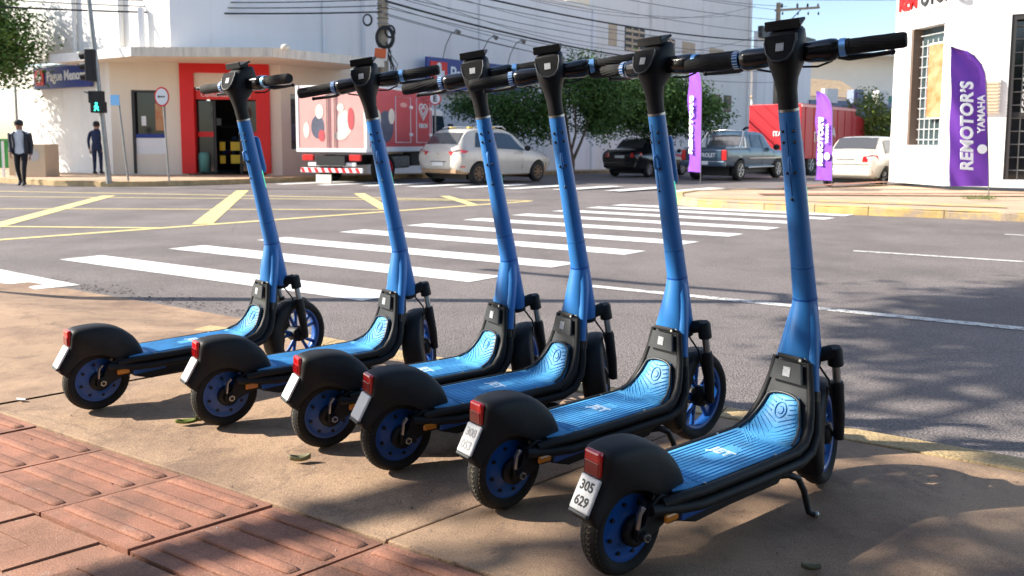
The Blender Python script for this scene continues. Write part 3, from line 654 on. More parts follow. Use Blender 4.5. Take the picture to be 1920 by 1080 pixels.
b = MB(); wall_box(b, sp(w0), sp(w0 + .06), wz0, wz1, .3, 0, -.02); mbld(b, 'window_jamb', 'frame_brown')
for k in range(6):
    b = MB(); t = w0 + .16 + k * .19; v0 = sp(t, -.22); b.tube([(v0.x, v0.y, wz0 + .02), (v0.x, v0.y, wz1 - .3)], .008, 5); o = b.build('window_bar', 'white_paint'); o.parent = wn_
for k in range(11):
    b = MB(); z = wz0 + .14 + k * .26; v0, v1 = sp(w0 + .08, -.21), sp(w1 - .04, -.21); b.tube([(v0.x, v0.y, z), (v1.x, v1.y, z)], .008, 5); o = b.build('window_bar', 'white_paint'); o.parent = wn_
b = MB(); wall_box(b, sp(1.22), sp(w1 - .03), 1.66, 3.44, .02, 0, -.10); mbld(b, 'poster', 'orange_print')
b = MB(); wall_box(b, sp(1.20), sp(w1 - .01), 1.62, 3.48, .015, 0, -.125); mbld(b, 'poster_backing', 'white_paint')
text_obj('lettering', 'REM', .62, 'red_paint', ms, Matrix.Translation((-10.4, -18.9, 0)) @ facade_mtx(R1, CR * -1, .14, 4.60, .03), .02, 'LEFT', .62, .015)
text_obj('lettering', 'OTOR\u2019S', .62, 'ink', ms, Matrix.Translation((-10.4, -18.9, 0)) @ facade_mtx(R1, CR * -1, .98, 4.60, .03), .02, 'LEFT', .62, .015)
b = MB(); wall_box(b, sp(.14), sp(2.0), 4.28, 4.31, .03, 0, .03); mbld(b, 'sign_underline', 'ink_grey')
# glass door with grid
b = MB(); wall_box(b, rp_(d0), rp_(d1), .18, dz1, .03, 0, -.22); dr = mbld(b, 'glass_door', 'dark_glass')
b = MB()
for t in (d0, d0 + 1.45, d1 - .1): wall_box(b, rp_(t), rp_(t + .1), .18, dz1, .12, 0, -.03)
wall_box(b, rp_(d0), rp_(d1), dz1 - .12, dz1, .12, 0, -.028); wall_box(b, rp_(d0), rp_(d1), 1.62, 1.74, .06, 0, -.12); mbld(b, 'door_frame', 'frame_dark')
for k in range(8):
    b = MB(); v0 = rp_(d0 + .28 + k * .3, -.16); b.tube([(v0.x, v0.y, .2), (v0.x, v0.y, dz1)], .012, 5); o = b.build('grille_bar', 'galv'); o.parent = dr
for k in range(13):
    b = MB(); z = .4 + k * .3; v0, v1 = rp_(d0, -.15), rp_(d1, -.15); b.tube([(v0.x, v0.y, z), (v1.x, v1.y, z)], .012, 5); o = b.build('grille_bar', 'galv'); o.parent = dr
text_obj('lettering', 'ECONOMIA', .24, 'ink_grey', ms, Matrix.Translation((-10.4, -18.9, 0)) @ facade_mtx(R0, E1, d0 + .38, 2.35, -.12) @ Matrix.Rotation(pi / 2, 4, 'Z'), .004)
for (t, z, mt) in ((.62, 3.25, 'green_bin'), (.60, 2.9, 'yellow_card'), (.66, 3.7, 'white_paint')):
    b = MB(); v0 = rp_(d0 + t, -.18); b.sphere((v0.x, v0.y, z), .12, 0, 12, 8); mbld(b, 'hanging_balloon', mt)
# louvred air vent
b = MB(); wall_box(b, rp_(.66), rp_(1.04), 1.72, 2.50, .12, 0, .08); av = mbld(b, 'vent_box', 'cream_wall')
for k in range(9):
    b = MB(); z = 1.76 + k * .078; wall_box(b, rp_(.69), rp_(1.01), z, z + .045, .05, 0, .105); o = b.build('slat', 'beige'); o.parent = av
# --- neighbour on the far left with a dark opening
nb = thing('garage_building', 'dark open doorway of the building under the left tree', 'building', (-22, 30, 0)); nbb = WB(nb, (-22, 30, 0))
q0 = pe + BACK * 5
b = MB(); wall_box(b, q0, pe, 2.9, 9, .3); wall_box(b, q0 + BACK * 4, q0, 0, 9, .3); nbb(b, 'wall', 'white_wall')
b = MB(); wall_box(b, q0, pe, 0, 2.9, .3, 0, -2.5); wall_box(b, pe, pe + E2 * 2.5, 0, 2.9, .1, 0, -.05); nbb(b, 'dark_recess', 'shop_dark')

ns = thing('added_sky_block_building', 'added unseen brown shop front behind the photographer, blocking sky light', 'building', W(0, -3.4)); nsb = WB(ns, W(0, -3.4))  # unseen building added behind the camera to cut sky light on the foreground
b = MB(); wall_box(b, Vector(W(14, -3.4)[:2]), Vector(W(-8, -3.4)[:2]), 0, 4.6, .3); nsb(b, 'wall', 'frame_brown')
b = MB(); wall_box(b, Vector(W(14, -3.4)[:2]), Vector(W(-8, -3.4)[:2]), 4.6, 4.9, .5, 0, .1); nsb(b, 'coping', 'fascia')
for k in range(5):
    b = MB(); wall_box(b, Vector(W(10 - k * 3.6, -3.4)[:2]), Vector(W(7.6 - k * 3.6, -3.4)[:2]), .1, 2.9, .1, 0, .04); nsb(b, 'roller_shutter', 'galv')
b = MB(); wall_box(b, Vector(W(14, -3.4)[:2]), Vector(W(-8, -3.4)[:2]), 3.1, 3.25, .1, 0, 1.7); nsb(b, 'awning_edge', 'fascia')
b = MB(); b.prism([W(14, -3.4)[:2], W(14, -1.8)[:2], W(-8, -1.8)[:2], W(-8, -3.4)[:2]], 3.12, 3.20, 'XY'); nsb(b, 'awning', 'frame_brown')
# ------------------------------------------------------------------ electric kick scooter
AX0 = Vector((0.709, 0, 0.562)); AXD = Vector((-0.113, 0, 0.522)).normalized()
RAKE = atan2(0.113, 0.522)
def steer_mtx(dl): return Matrix.Translation(AX0) @ Matrix.Rotation(-RAKE, 4, 'Y') @ Matrix.Rotation(dl, 4, 'Z')
# steering frame: z = along the stem (0 at the lower collar), x = forward, y = left
URING = (1.084 - 0.562) / AXD.z
UB = (1.222 - 0.562) / AXD.z          # handlebar height along the stem
def tyre(b, c, Rt, w, bore, seg=44):
    prof = []
    for k in range(13):
        th = -pi * .92 + k / 12 * pi * .84 * 2 + pi * 0.08
        prof.append((Rt - w * .48 + w * .48 * -cos(th * 0.5 + 0) if False else 0, 0))
    prof = [(bore, -w * .34), (bore + .008, -w * .44), (Rt - w * .38, -w * .5), (Rt - w * .2, -w * .46), (Rt - w * .07, -w * .33), (Rt - w * .01, -w * .16), (Rt, 0),
            (Rt - w * .01, w * .16), (Rt - w * .07, w * .33), (Rt - w * .2, w * .46), (Rt - w * .38, w * .5), (bore + .008, w * .44), (bore, w * .34)]
    b.lathe(prof, 'Y', c, seg)
def treads(b, c, Rt, w, n=54):
    for k in range(n):
        for (y0, y1, ph) in ((-.44, -.26, 0), (-.22, -.04, .5), (.04, .22, 0), (.26, .44, .5)):
            a = 2 * pi * (k + ph) / n; da = 2 * pi / n * .33
            pts = []
            for (aa, y) in ((a - da, y0), (a + da, y0 + .03), (a + da, y1 + .03), (a - da, y1)):
                rr_ = Rt - w * (.01 if abs(y) < .2 else .05 + (abs(y) - .2) * .55) + 0.0012
                pts.append((c[0] + rr_ * cos(aa), c[1] + y * w, c[2] + rr_ * sin(aa)))
            b.add(pts, [(0, 1, 2, 3)])
def make_scooter():
    root = thing('kick_scooter', 'x', 'scooter')
    S = []                                             # parts in the steering frame
    def st(o): S.append(o); return o
    # rear wheel
    b = MB(); tyre(b, (0, 0, 0), .114, .062, .078); rw = b.build('rear_wheel', 'rubber', root, loc=(0, 0, .114))
    b = MB(); treads(b, (0, 0, 0), .114, .062); b.build('tread', 'tread', rw)
    b = MB(); b.lathe([(.016, -.030), (.040, -.028), (.072, -.016), (.079, -.022), (.0815, -.020), (.0815, .020), (.079, .022), (.072, .016), (.040, .028), (.016, .030)], 'Y', (0, 0, 0), 40); b.build('rim', 'blue_rim', rw)
    for k in range(8):
        a = 2 * pi * (k + .3) / 8
        for s in (-1, 1): b = MB(); b.disc((.060 * cos(a), s * .0215, .060 * sin(a)), .0052, 'Y', .006, 8); b.build('rim_bolt', 'black_plastic', rw)
    b = MB(); b.tube([(0, -.078, .114), (0, .078, .114)], .011, 12); b.build('axle', 'black_metal', root)
    for s in (-1, 1):
        b = MB(); b.tube([(0, s * .070, .114), (0, s * .083, .114)], .0105, 6); nut = b.build('axle_nut', 'steel', root)
        b = MB(); b.disc((0, s * .084, .114), .006, 'Y', .002, 10); b.build('nut_hole', 'black_metal', nut)
    b = MB(); b.tube([(-.010, -.058, .122), (-.008, -.062, .165), (.004, -.062, .178)], [.007, .007, .008], 8, ell=(.6, 1.2)); b.build('brake_arm', 'steel', root)
    b = MB()
    for s in (-1, 1):
        b.prism([(-.016, .100), (.02, .100), (.10, .135), (.12, .17), (.06, .195), (.02, .175), (.005, .135), (-.016, .128)], s * .054, s * .068, 'XZ')
    b.build('swing_arm', 'black_plastic', root, .003)
    b = MB(); b.lathe([(.012, -.05), (.034, -.05), (.036, -.034), (.012, -.034)], 'Y', (0, 0, .114), 20, closed=True); b.build('drum_brake', 'black_plastic', root)
    # rear fender
    outer = [(.152, .196), (.146, .220), (.132, .250), (.110, .274), (.080, .297), (.045, .311), (.010, .318), (-.030, .319), (-.060, .317), (-.078, .314), (-.086, .306), (-.088, .285), (-.088, .258), (-.098, .232), (-.115, .205), (-.130, .183), (-.124, .160)]
    inner = [(.145, .188), (.125, .186), (.105, .184), (.085, .182), (.065, .184), (.045, .190), (.030, .202), (.010, .212), (-.010, .214), (-.028, .212), (-.045, .206), (-.058, .200), (-.070, .190), (-.082, .180), (-.094, .168), (-.104, .158), (-.110, .152)]
    rings = []
    for k, (o_, i_) in enumerate(zip(outer, inner)):
        wd = interp(k, [(0, .050), (4, .057), (8, .052), (11, .040), (13, .038), (16, .036)])
        ring = []; oc = Vector((.02, .20)); ov, iv = Vector(o_), Vector(i_)
        def P(t, y): v = iv.lerp(ov, t); 
        pts = []
        for t, yy in ((0, 1.0), (.35, 1.03), (.7, 1.0), (.9, .90), (.98, .68), (1.0, .35)):
            v = iv.lerp(ov, t); bulge = .007 * smooth((.085 - (v - Vector((.075, .195))).length) / .02) if t < .95 else 0
            pts.append((v.x, wd * yy + bulge, v.y))
        ring = [(x, -y, z) for x, y, z in pts] + [(ov.x, 0, ov.y)] + [(x, y, z) for x, y, z in reversed(pts)]
        rings.append(ring)
    b = MB(); b.loft(rings, 0, False, False); fd = b.build('rear_fender', 'black_plastic', root, solid=.005, sub=1)
    b = MB(); b.disc((.033, -.064, .194), .006, 'Y', .008, 10); b.build('fender_bolt', 'black_gloss', fd)
    # tail light, plate
    b = MB(); b.box((-.090, 0, .284), (.016, .052, .058)); tlp = b.build('tail_light', 'tail_red', root, .006)
    b = MB(); b.box((-.0985, 0, .274), (.002, .044, .030)); b.build('reflector', 'tail_dark', tlp, .001)
    pm = frame_mtx((-.1115, 0, .216), (0, -1, 0), Vector((.042, 0, .075)))
    b = MB(); b.box((0, 0, .004), (.062, .080, .008)); pl = b.build('number_plate', 'plate_white', root, .004); pl.matrix_local = pm
    b = MB(); b.box((0, -.043, .002), (.060, .010, .012)); b.build('plate_foot', 'grey_plastic', pl, .003)
    # deck
    def zdeck(x): return .196 + .0 * x
    path = [(.095, .192, .070), (.13, .194, .084), (.20, .195, .088), (.50, .195, .088), (.545, .197, .087), (.575, .207, .083), (.598, .228, .074), (.615, .256, .062), (.628, .286, .050), (.634, .300, .042)]
    rings = []
    for (x, z, w_) in path:
        rings.append([(x, -w_, z), (x, -w_ * .5, z + .001), (x, 0, z + .0015), (x, w_ * .5, z + .001), (x, w_, z)])
    b = MB(); b.loft(rings, 0, False, False); mt = b.build('deck_mat', 'mat_blue', root, solid=.004)
    # ribs on the mat
    b = MB()
    for k in range(13):
        y = -.076 + k * .0127
        if 5 <= k <= 7: segs = [(.17, .30), (.42, .52)]
        else: segs = [(.17, .52)]
        for (x0, x1) in segs: b.box(((x0 + x1) / 2, y, .1988), (x1 - x0, .0046, .0022))
    for k in range(7):                                   # chevrons at the rear
        for s in (-1, 1):
            x = .108 + k * .010
            b.add([(x, s * .066, .1972), (x + .0045, s * .066, .1972), (x + .026, s * .012, .1985), (x + .0215, s * .012, .1985)], [(0, 1, 2, 3)])
    b.build('deck_rib', 'mat_blue', mt)
    def on_slope(t, y):                                   # point on the upswept part
        x = interp(t, [(0, .545), (.2, .575), (.4, .598), (.65, .615), (.9, .628), (1, .634)]); z = interp(t, [(0, .197), (.2, .207), (.4, .228), (.65, .256), (.9, .286), (1, .300)])
        return Vector((x - .0035, y, z + .0025))
    b = MB()
    def matp(t, y): return on_slope(t, y) if t >= 0 else Vector((.545 + t * .12, y, .1990))
    for s in (-1, 1):
        for k in range(15):                              # fan of fine ribs
            t0 = -.62 + k * .125; run = []
            for j in range(12):
                y = .004 + j * .0075; t = t0 + (y / .085) * (.75 - .05 * k)
                wl_ = interp(t, [(-.7, .083), (0, .083), (.4, .068), (.65, .056), (1, .036)])
                ok = -.62 < t < .95 and y < wl_ - .002 and ((t - .66) / .21) ** 2 + (y / .021) ** 2 > 1
                if ok: run.append(matp(t, s * y))
                elif len(run) > 1: b.tube(run, .0017, 5); run = []
                else: run = []
            if len(run) > 1: b.tube(run, .0017, 5)
    b.tube([on_slope(.66 + .17 * sin(a * pi / 8), .017 * cos(a * pi / 8)) for a in range(17)], .0018, 5); b.tube([on_slope(.66 + .08 * sin(a * pi / 8), .008 * cos(a * pi / 8)) for a in range(3, 15)], .0016, 5)
    b.build('deck_emblem_rib', 'mat_blue', mt)
    text_obj('lettering', 'JET', .045, 'deck_print', mt, Matrix.Translation((.362, 0, .1995)) @ Matrix.Rotation(-pi / 2, 4, 'Z'), .0008, 'CENTER', 1.0, .002)
    # underbody and battery box
    b = MB(); b.prism([(.07, .150), (.11, .118), (.17, .098), (.30, .104), (.50, .104), (.52, .125), (.60, .150), (.60, .188), (.09, .188)], -.078, .078, 'XZ'); b.build('underbody', 'black_plastic', root, .006)
    for s in (-1, 1):
        b = MB(); b.tube([(.055, s * .076, .176), (.10, s * .088, .184), (.17, s * .099, .186), (.36, s * .101, .186), (.54, s * .099, .187), (.585, s * .095, .200), (.613, s * .088, .228), (.632, s * .079, .262), (.645, s * .070, .300), (.654, s * .060, .345), (.660, s * .052, .395)], [.012] * 7 + [.011, .0105, .010, .009], 12); b.build('upper_rail', 'black_plastic', root)
        b = MB(); b.tube([(.02, s * .072, .168), (.09, s * .086, .160), (.16, s * .100, .156), (.36, s * .103, .156), (.56, s * .102, .157), (.612, s * .098, .172), (.648, s * .088, .208), (.664, s * .076, .252), (.670, s * .066, .300)], .0135, 12); b.build('side_rail', 'black_plastic', root)
        b = MB(); b.tube([(.668, s * .067, .290), (.672, s * .063, .318)], .0165, 12); b.build('rail_clamp', 'black_gloss', root)
        b = MB(); b.tube([(.671, s * .064, .312), (.681, s * .053, .37), (.693, s * .041, .43), (.703, s * .028, .49), (.708, s * .012, .545)], [.0135, .0145, .017, .020, .022], 12); b.build('frame_tube', 'blue_paint', root)
        b = MB(); b.prism([(.10, .128), (.22, .132), (.22, .150), (.10, .150)], s * .080, s * .094, 'XZ'); b.build('side_panel', 'blue_rim', root, .004)
        b = MB(); b.box((.066, s * .091, .148), (.044, .010, .020)); b.build('turn_signal', 'amber', root, .005)
        b = MB(); b.box((.082, s * .083, .146), (.05, .012, .030)); b.build('signal_housing', 'black_plastic', root, .004)
        for x in (.18, .46):
            b = MB(); b.disc((x, s * .092, .198), .0035, 'Z', .003, 8); b.build('deck_screw', 'steel', root)
    # neck cover round the mat and the battery
    def neck_ring(x, z, w_, d_, n=(-.78, .62)):
        n = Vector(n).normalized(); f = Vector((n.x, 0, n.y)); base = Vector((x, 0, z)); r_ = []
        for (yy, dd) in ((-1, -d_), (-1, -.006), (-.88, .0), (.88, .0), (1, -.006), (1, -d_)):
            r_.append(base + Vector((0, yy * w_, 0)) + f * dd)
        return r_
    b = MB(); b.loft([neck_ring(.553, .1955, .098, .03, (-.2, .98)), neck_ring(.585, .208, .093, .035, (-.5, .86)), neck_ring(.612, .235, .086, .04, (-.7, .7)), neck_ring(.634, .280, .074, .05, (-.88, .46)), neck_ring(.643, .318, .066, .055, (-.9, .42)), neck_ring(.651, .352, .060, .055, (-.92, .38)), neck_ring(.660, .398, .050, .05, (-.92, .38)), neck_ring(.663, .404, .046, .045, (-.8, .6))], 0, True, True, False)
    nk = b.build('neck_cover', 'grey_plastic', root, .005)
    # raised rim round mat opening + battery lid
    b = MB(); pts = []
    for k in range(21):
        u = -1 + k / 10; t = 1 - abs(u) ** 2.6
        wl_ = interp(t, [(0, .086), (.4, .072), (.65, .060), (.9, .050), (1, .040)]); yy = wl_ * (1 if u > 0 else -1) * (1 if abs(u) > .35 else abs(u) / .35)
        p = on_slope(t, yy); pts.append(p + Vector((-.001, 0, .002)))
    b.tube(pts, .0042, 6); b.build('mat_rim', 'grey_plastic', nk)
    bm_ = frame_mtx((.6445, 0, .362), (0, -1, 0), Vector((.20, 0, .98)))
    b = MB(); b.loft([[(-.052, -.026, .002), (.052, -.026, .002), (.052, -.026, .011), (-.052, -.026, .011)], [(-.042, .028, .002), (.042, .028, .002), (.042, .028, .011), (-.042, .028, .011)]], 0, True, True, False)
    bl = b.build('battery_lid', 'grey_plastic', root, .004); bl.matrix_local = bm_
    b = MB(); b.box((0, 0, .0118), (.022, .026, .0012)); b.build('sticker', 'sticker', bl)
    b = MB(); b.tube([(.034, .038, .004), (.034, .038, .010)], .004, 10); b.build('lock_screw', 'steel', bl)
    b = MB(); b.box((0, .040, .002), (.078, .012, .012)); b.build('lid_lip', 'black_plastic', bl, .003)
    # blue neck
    def el(cx, z, rx, ry, n=20, tilt=0): return [(cx + rx * cos(2 * pi * k / n) + tilt * ry * 0, ry * sin(2 * pi * k / n), z) for k in range(n)]
    b = MB(); b.loft([el(.690, .385, .030, .053), el(.692, .41, .034, .051), el(.694, .44, .037, .047), el(.699, .48, .038, .041), el(.704, .515, .036, .036), el(.7075, .545, .0335, .0335), el(.709, .566, .0325, .0325)]); b.build('neck', 'blue_paint', root, sub=0)
    b = MB(); b.tube([(.7485, 0, .380), (.745, 0, .396), (.709, 0, .562)], [.029, .0325, .0325], 20); b.build('head_tube', 'blue_paint', root)
    b = MB(); b.tube([(.7085, 0, .5605), (.7075, 0, .5665)], .0335, 24); b.build('collar_seam', 'blue_rim', root)
    # kickstand
    b = MB(); b.tube([(.515, -.055, .115), (.545, -.075, .118), (.572, -.088, .105), (.588, -.096, .07), (.594, -.102, .035), (.597, -.108, .012), (.606, -.120, .007)], [.010, .010, .0095, .009, .009, .009, .008], 10); kk = b.build('kickstand', 'black_metal', root)
    b = MB(); b.sphere((.608, -.123, .0085), .0085, 0, 10, 6); b.build('kickstand_tip', 'steel', kk)
    # ---- steering assembly
    b = MB(); b.tube([(0, 0, .003), (0, 0, .094)], [.0325, .0312], 24); b.tube([(0, 0, .0955), (0, 0, URING)], [.0305, .0265], 24)
    st(b.build('stem', 'blue_paint', root))
    b = MB(); b.tube([(0, 0, URING - .004), (0, 0, URING + .003)], .0270, 24); st(b.build('stem_ring', 'steel', root))
    for (z, a) in ((URING - .055, 2.6), (URING - .055, 3.7), (URING - .085, 2.6), (URING - .085, 3.7), (URING - .168, 2.75), (URING - .168, 3.5), (URING - .24, 3.0)):
        b = MB(); r_ = .0268 + (URING - z) / URING * .003; b.sphere((r_ * cos(a), r_ * sin(a), z), .0046, 0, 8, 5); st(b.build('stem_bolt', 'black_gloss', root))
    b = MB(); b.tube([(-.026, 0, URING - .125), (-.037, .0, URING - .128), (-.038, .0, URING - .160), (-.030, 0, URING - .170)], .0045, 8); st(b.build('bag_hook', 'blue_paint', root))
    b = MB(); b.tube([(-.0268, .003, URING - .03), (-.0285, .003, URING - .23)], .0012, 5); st(b.build('stem_groove', 'blue_rim', root))
    text_obj('lettering', 'JET', .036, 'text_white', root, frame_mtx((.006, -.0292, URING - .125), (0, 0, -1), (1, .15, 0)) , .0006); st(bpy.data.objects[[o.name for o in root.children if o.name.startswith('lettering')][-1]])
    b = MB(); rg = []
    for (z, sx, sy) in ((-.078, .2, .5), (-.074, .6, .8), (-.060, .95, 1), (.060, .95, 1), (.074, .6, .8), (.078, .2, .5)):
        rg.append([(.036 + .016 * sx * cos(2 * pi * k / 16), .021 * sy * sin(2 * pi * k / 16), URING - .155 + z) for k in range(16)])
    b.loft(rg); st(b.build('tracker_box', 'blue_paint', root))
    b = MB(); b.box((.0150, -.0250, URING - .255), (.0035, .002, .075), 0, Matrix.Rotation(R(32), 3, 'Z')); st(b.build('light_strip', 'green_led', root))
    # head with dashboard
    def hr(z, xr, xf, w_, p=2.6, n=20):
        out = []
        for k in range(n):
            a = 2 * pi * k / n; c_, s_ = cos(a), sin(a); cx = (xr + xf) / 2; rx = (xf - xr) / 2
            out.append((cx + rx * abs(c_) ** (2 / p) * (1 if c_ > 0 else -1), w_ * abs(s_) ** (2 / p) * (1 if s_ > 0 else -1), z))
        return out
    u = URING
    b = MB(); b.loft([hr(u + .002, -.0255, .0255, .0255, 2.0), hr(u + .05, -.0265, .0275, .026, 2.1), hr(u + .080, -.030, .034, .030, 2.3), hr(u + .100, -.034, .058, .036, 2.5), hr(u + .118, -.038, .080, .042, 2.7), hr(u + .142, -.039, .092, .046, 2.8), hr(u + .165, -.034, .094, .047, 2.8), hr(u + .184, -.020, .092, .047, 2.8), hr(u + .200, .002, .088, .045, 2.8), hr(u + .209, .022, .080, .038, 2.8)])
    hd = st(b.build('steering_head', 'black_plastic', root))
    dm = frame_mtx((-.0285, 0, u + .162), (0, -1, 0), Vector((.50, 0, .86)))
    b = MB(); sh_ = [(-.041, .038), (.041, .038), (.042, .020), (.035, -.014), (.020, -.034), (0, -.039), (-.020, -.034), (-.035, -.014), (-.042, .020)]
    b.prism(sh_, -.006, .006, 'XY'); db = b.build('dashboard', 'dash_black', root, .003); S.append(db); db['dm'] = 1; db.matrix_local = dm
    b = MB(); n_ = len(sh_); b.tube([(x * .96, y * .96, .006) for x, y in sh_[1:] + sh_[:1]][0:8], .0028, 6); b.build('dashboard_bezel', 'grey_plastic', db)
    b = MB(); b.box((0, .002, .0068), (.020, .022, .0014)); b.build('sticker', 'sticker', db)
    b = MB(); b.box((.034, 0, u + .221), (.056, .094, .008), 0, Matrix.Rotation(R(-14), 3, 'Y')); b.box((.046, 0, u + .211), (.03, .06, .024)); b.box((.010, 0, u + .220), (.007, .090, .026)); st(b.build('phone_mount', 'black_plastic', root, .002))
    BX = .042; uz = UB
    for s in (-1, 1):
        def sec(y, hx, hz, dz=0, dx=0, n=14):
            return [(BX + dx + hx * abs(cos(2 * pi * k / n)) ** .75 * (1 if cos(2 * pi * k / n) > 0 else -1), y, uz + dz + hz * abs(sin(2 * pi * k / n)) ** .75 * (1 if sin(2 * pi * k / n) > 0 else -1)) for k in range(n)]
        b = MB(); b.loft([sec(s * .034, .026, .023), sec(s * .056, .029, .027, -.002), sec(s * .108, .030, .030, -.003), sec(s * .120, .027, .027, -.002), sec(s * .131, .018, .018)]); st(b.build('handlebar', 'black_gloss', root))
        b = MB(); b.tube([(BX, s * .131, uz), (BX, s * .146, uz)], .0235, 20); cr_ = st(b.build('grip_collar', 'alu_blue' if s < 0 else 'blue_paint', root))
        b = MB()
        if s > 0:
            for k in range(18):
                a = 2 * pi * k / 18; b.box((BX + .0238 * cos(a), s * .1385, uz + .0238 * sin(a)), (.002, .014, .0018), 0, Matrix.Rotation(-a, 3, 'Y'))
            b.build('collar_ridge', 'text_white', cr_)
        b = MB(); b.tube([(BX, s * .146, uz), (BX, s * .154, uz)], .0215, 18); st(b.build('switch_ring', 'black_plastic', root))
        b = MB(); b.tube([(BX, s * .150, uz), (BX, s * .160, uz), (BX, s * .22, uz), (BX, s * .278, uz), (BX, s * .285, uz)], [.0190, .0200, .0188, .0200, .0175], 18); gp = st(b.build('grip', 'rubber', root))
        b = MB()
        for k in range(16):
            pts = []
            for j in range(9):
                a = 2 * pi * k / 16 + j * .10; yy = s * (.162 + j * .0138); pts.append((BX + .0192 * cos(a), yy, uz + .0192 * sin(a)))
            b.tube(pts, .0010, 5)
        b.build('grip_ridge', 'black_plastic', gp)
        b = MB(); b.tube([(BX + .016, s * .118, uz - .018), (BX + .030, s * .145, uz - .030), (BX + .040, s * .20, uz - .032), (BX + .042, s * .242, uz - .030)], [.011, .009, .0062, .0058], 8); b.sphere((BX + .042, s * .246, uz - .030), .0075, 0, 10, 6); st(b.build('brake_lever', 'black_metal', root))
    for s in (-1, 1):
        b = MB(); b.tube([(BX + .020, s * .112, uz - .018), (BX + .046, s * .098, uz - .036), (BX + .046, s * .062, uz - .046), (BX + .020, s * .030, uz - .040)], .0032, 6); st(b.build('lever_cable', 'cable', root))
    # fork
    zc = .452 - .562; zw = (.148 - .562)
    def sl(x, y, z): return Vector((x, y, z / 1.0))
    ucap = -.168; uax = -.425; FX = .055; AXX = .018
    b = MB(); b.tube([(0, 0, -.200), (0, 0, -.168)], .028, 18); b.tube([(0, -.066, ucap - .014), (.020, -.058, ucap + .002), (.010, -.03, ucap - .004), (0, 0, ucap - .012), (.010, .03, ucap - .004), (.020, .058, ucap + .002), (0, .066, ucap - .014)][1:6], .0205, 12); st(b.build('fork_crown', 'black_plastic', root))
    for s in (-1, 1):
        b = MB(); b.tube([(.026, s * .062, ucap - .040), (.026, s * .062, ucap + .008), (.026, s * .062, ucap + .014)], [.0215, .0215, .017], 14); st(b.build('fork_cap', 'black_plastic', root))
        b = MB(); b.tube([(.026, s * .062, ucap - .035), (.0245, s * .062, ucap - .115)], .0115, 12); st(b.build('fork_stanchion', 'steel', root))
        b = MB(); b.tube([(.0248, s * .062, ucap - .092), (.0242, s * .062, ucap - .100), (.020, s * .060, uax + .06), (AXX, s * .056, uax - .012)], [.0165, .0185, .0175, .014], 12); st(b.build('fork_leg', 'black_plastic', root))
    b = MB(); b.tube([(AXX, -.07, uax), (AXX, .07, uax)], .008, 10); st(b.build('front_axle', 'black_metal', root))
    b = MB(); b.tube([(-.012, .02, ucap - .02), (.004, .045, ucap - .10), (.012, .048, ucap - .20), (AXX, .044, uax + .03)], .0032, 6); b.tube([(-.012, -.02, ucap - .02), (.004, -.045, ucap - .08), (.012, -.050, ucap - .18), (AXX, -.046, uax + .03)], .0032, 6); st(b.build('brake_cable', 'cable', root))
    fwc = (AXX, 0, uax)
    b = MB(); tyre(b, fwc, .148, .058, .112, 52); fw = st(b.build('front_wheel', 'rubber', root))
    b = MB(); treads(b, fwc, .148, .058, 70); b.build('tread', 'tread', fw)
    b = MB(); b.lathe([(.100, -.016), (.113, -.020), (.115, -.018), (.115, .018), (.113, .020), (.100, .016)], 'Y', fwc, 48, closed=True); b.build('rim', 'blue_rim', fw)
    for k in range(5):
        b = MB(); a = 2 * pi * k / 5 + .3
        for da in (-.22, .22):
            p0 = Vector((AXX + .026 * cos(a), 0, uax + .026 * sin(a))); p1 = Vector((AXX + .104 * cos(a + da), 0, uax + .104 * sin(a + da))); b.tube([p0, (p0 + p1) / 2, p1], [.009, .0075, .0085], 8, ell=(1, 1))
        b.build('spoke', 'blue_rim', fw)
    b = MB(); b.lathe([(.008, -.040), (.030, -.034), (.034, -.02), (.034, .02), (.030, .034), (.008, .040)], 'Y', fwc, 24); b.build('hub', 'black_plastic', fw)
    rings = []
    for k in range(19):
        a = R(62 + k * (205 - 62) / 18); wd = .037 if k not in (0, 18) else .030; rr0 = .157; rings.append([])
        side = interp(k, [(0, .006), (3, .020), (8, .060), (14, .062), (18, .035)])
        for (dr, yy) in ((-side, 1.0), (-side * .5, 1.04), (-.008, .98), (-.001, .78), (.0015, .4), (.002, 0)):
            rings[-1].append((AXX + (rr0 + dr) * cos(a), -wd * yy, uax + (rr0 + dr) * sin(a)))
        rings[-1] += [(x, -y, z) for x, y, z in reversed(rings[-1][:-1])]
    b = MB(); b.loft(rings, 0, False, False); st(b.build('front_fender', 'black_plastic', root, solid=.004))
    for o in S:
        if o.name.startswith('dashboard'): o['base'] = [x for row in dm for x in row]
        elif o.name.startswith('lettering'): o['base'] = [x for row in o.matrix_local for x in row]
    return root, S
proto, Sparts = make_scooter()
steer_names = set(o.name for o in Sparts)
def base_of(o):
    if 'base' in o.keys():
        v = list(o['base']); return Matrix((v[0:4], v[4:8], v[8:12], v[12:16]))
    return Matrix.Identity(4)
BASES = {o.name: base_of(o) for o in Sparts}
for o in Sparts:
    for k in ('base', 'dm'):
        if k in o.keys(): del o[k]
def copy_tree(o, parent=None):
    c = o.copy(); COL.objects.link(c); c.parent = parent; c.matrix_parent_inverse = o.matrix_parent_inverse.copy()
    return c
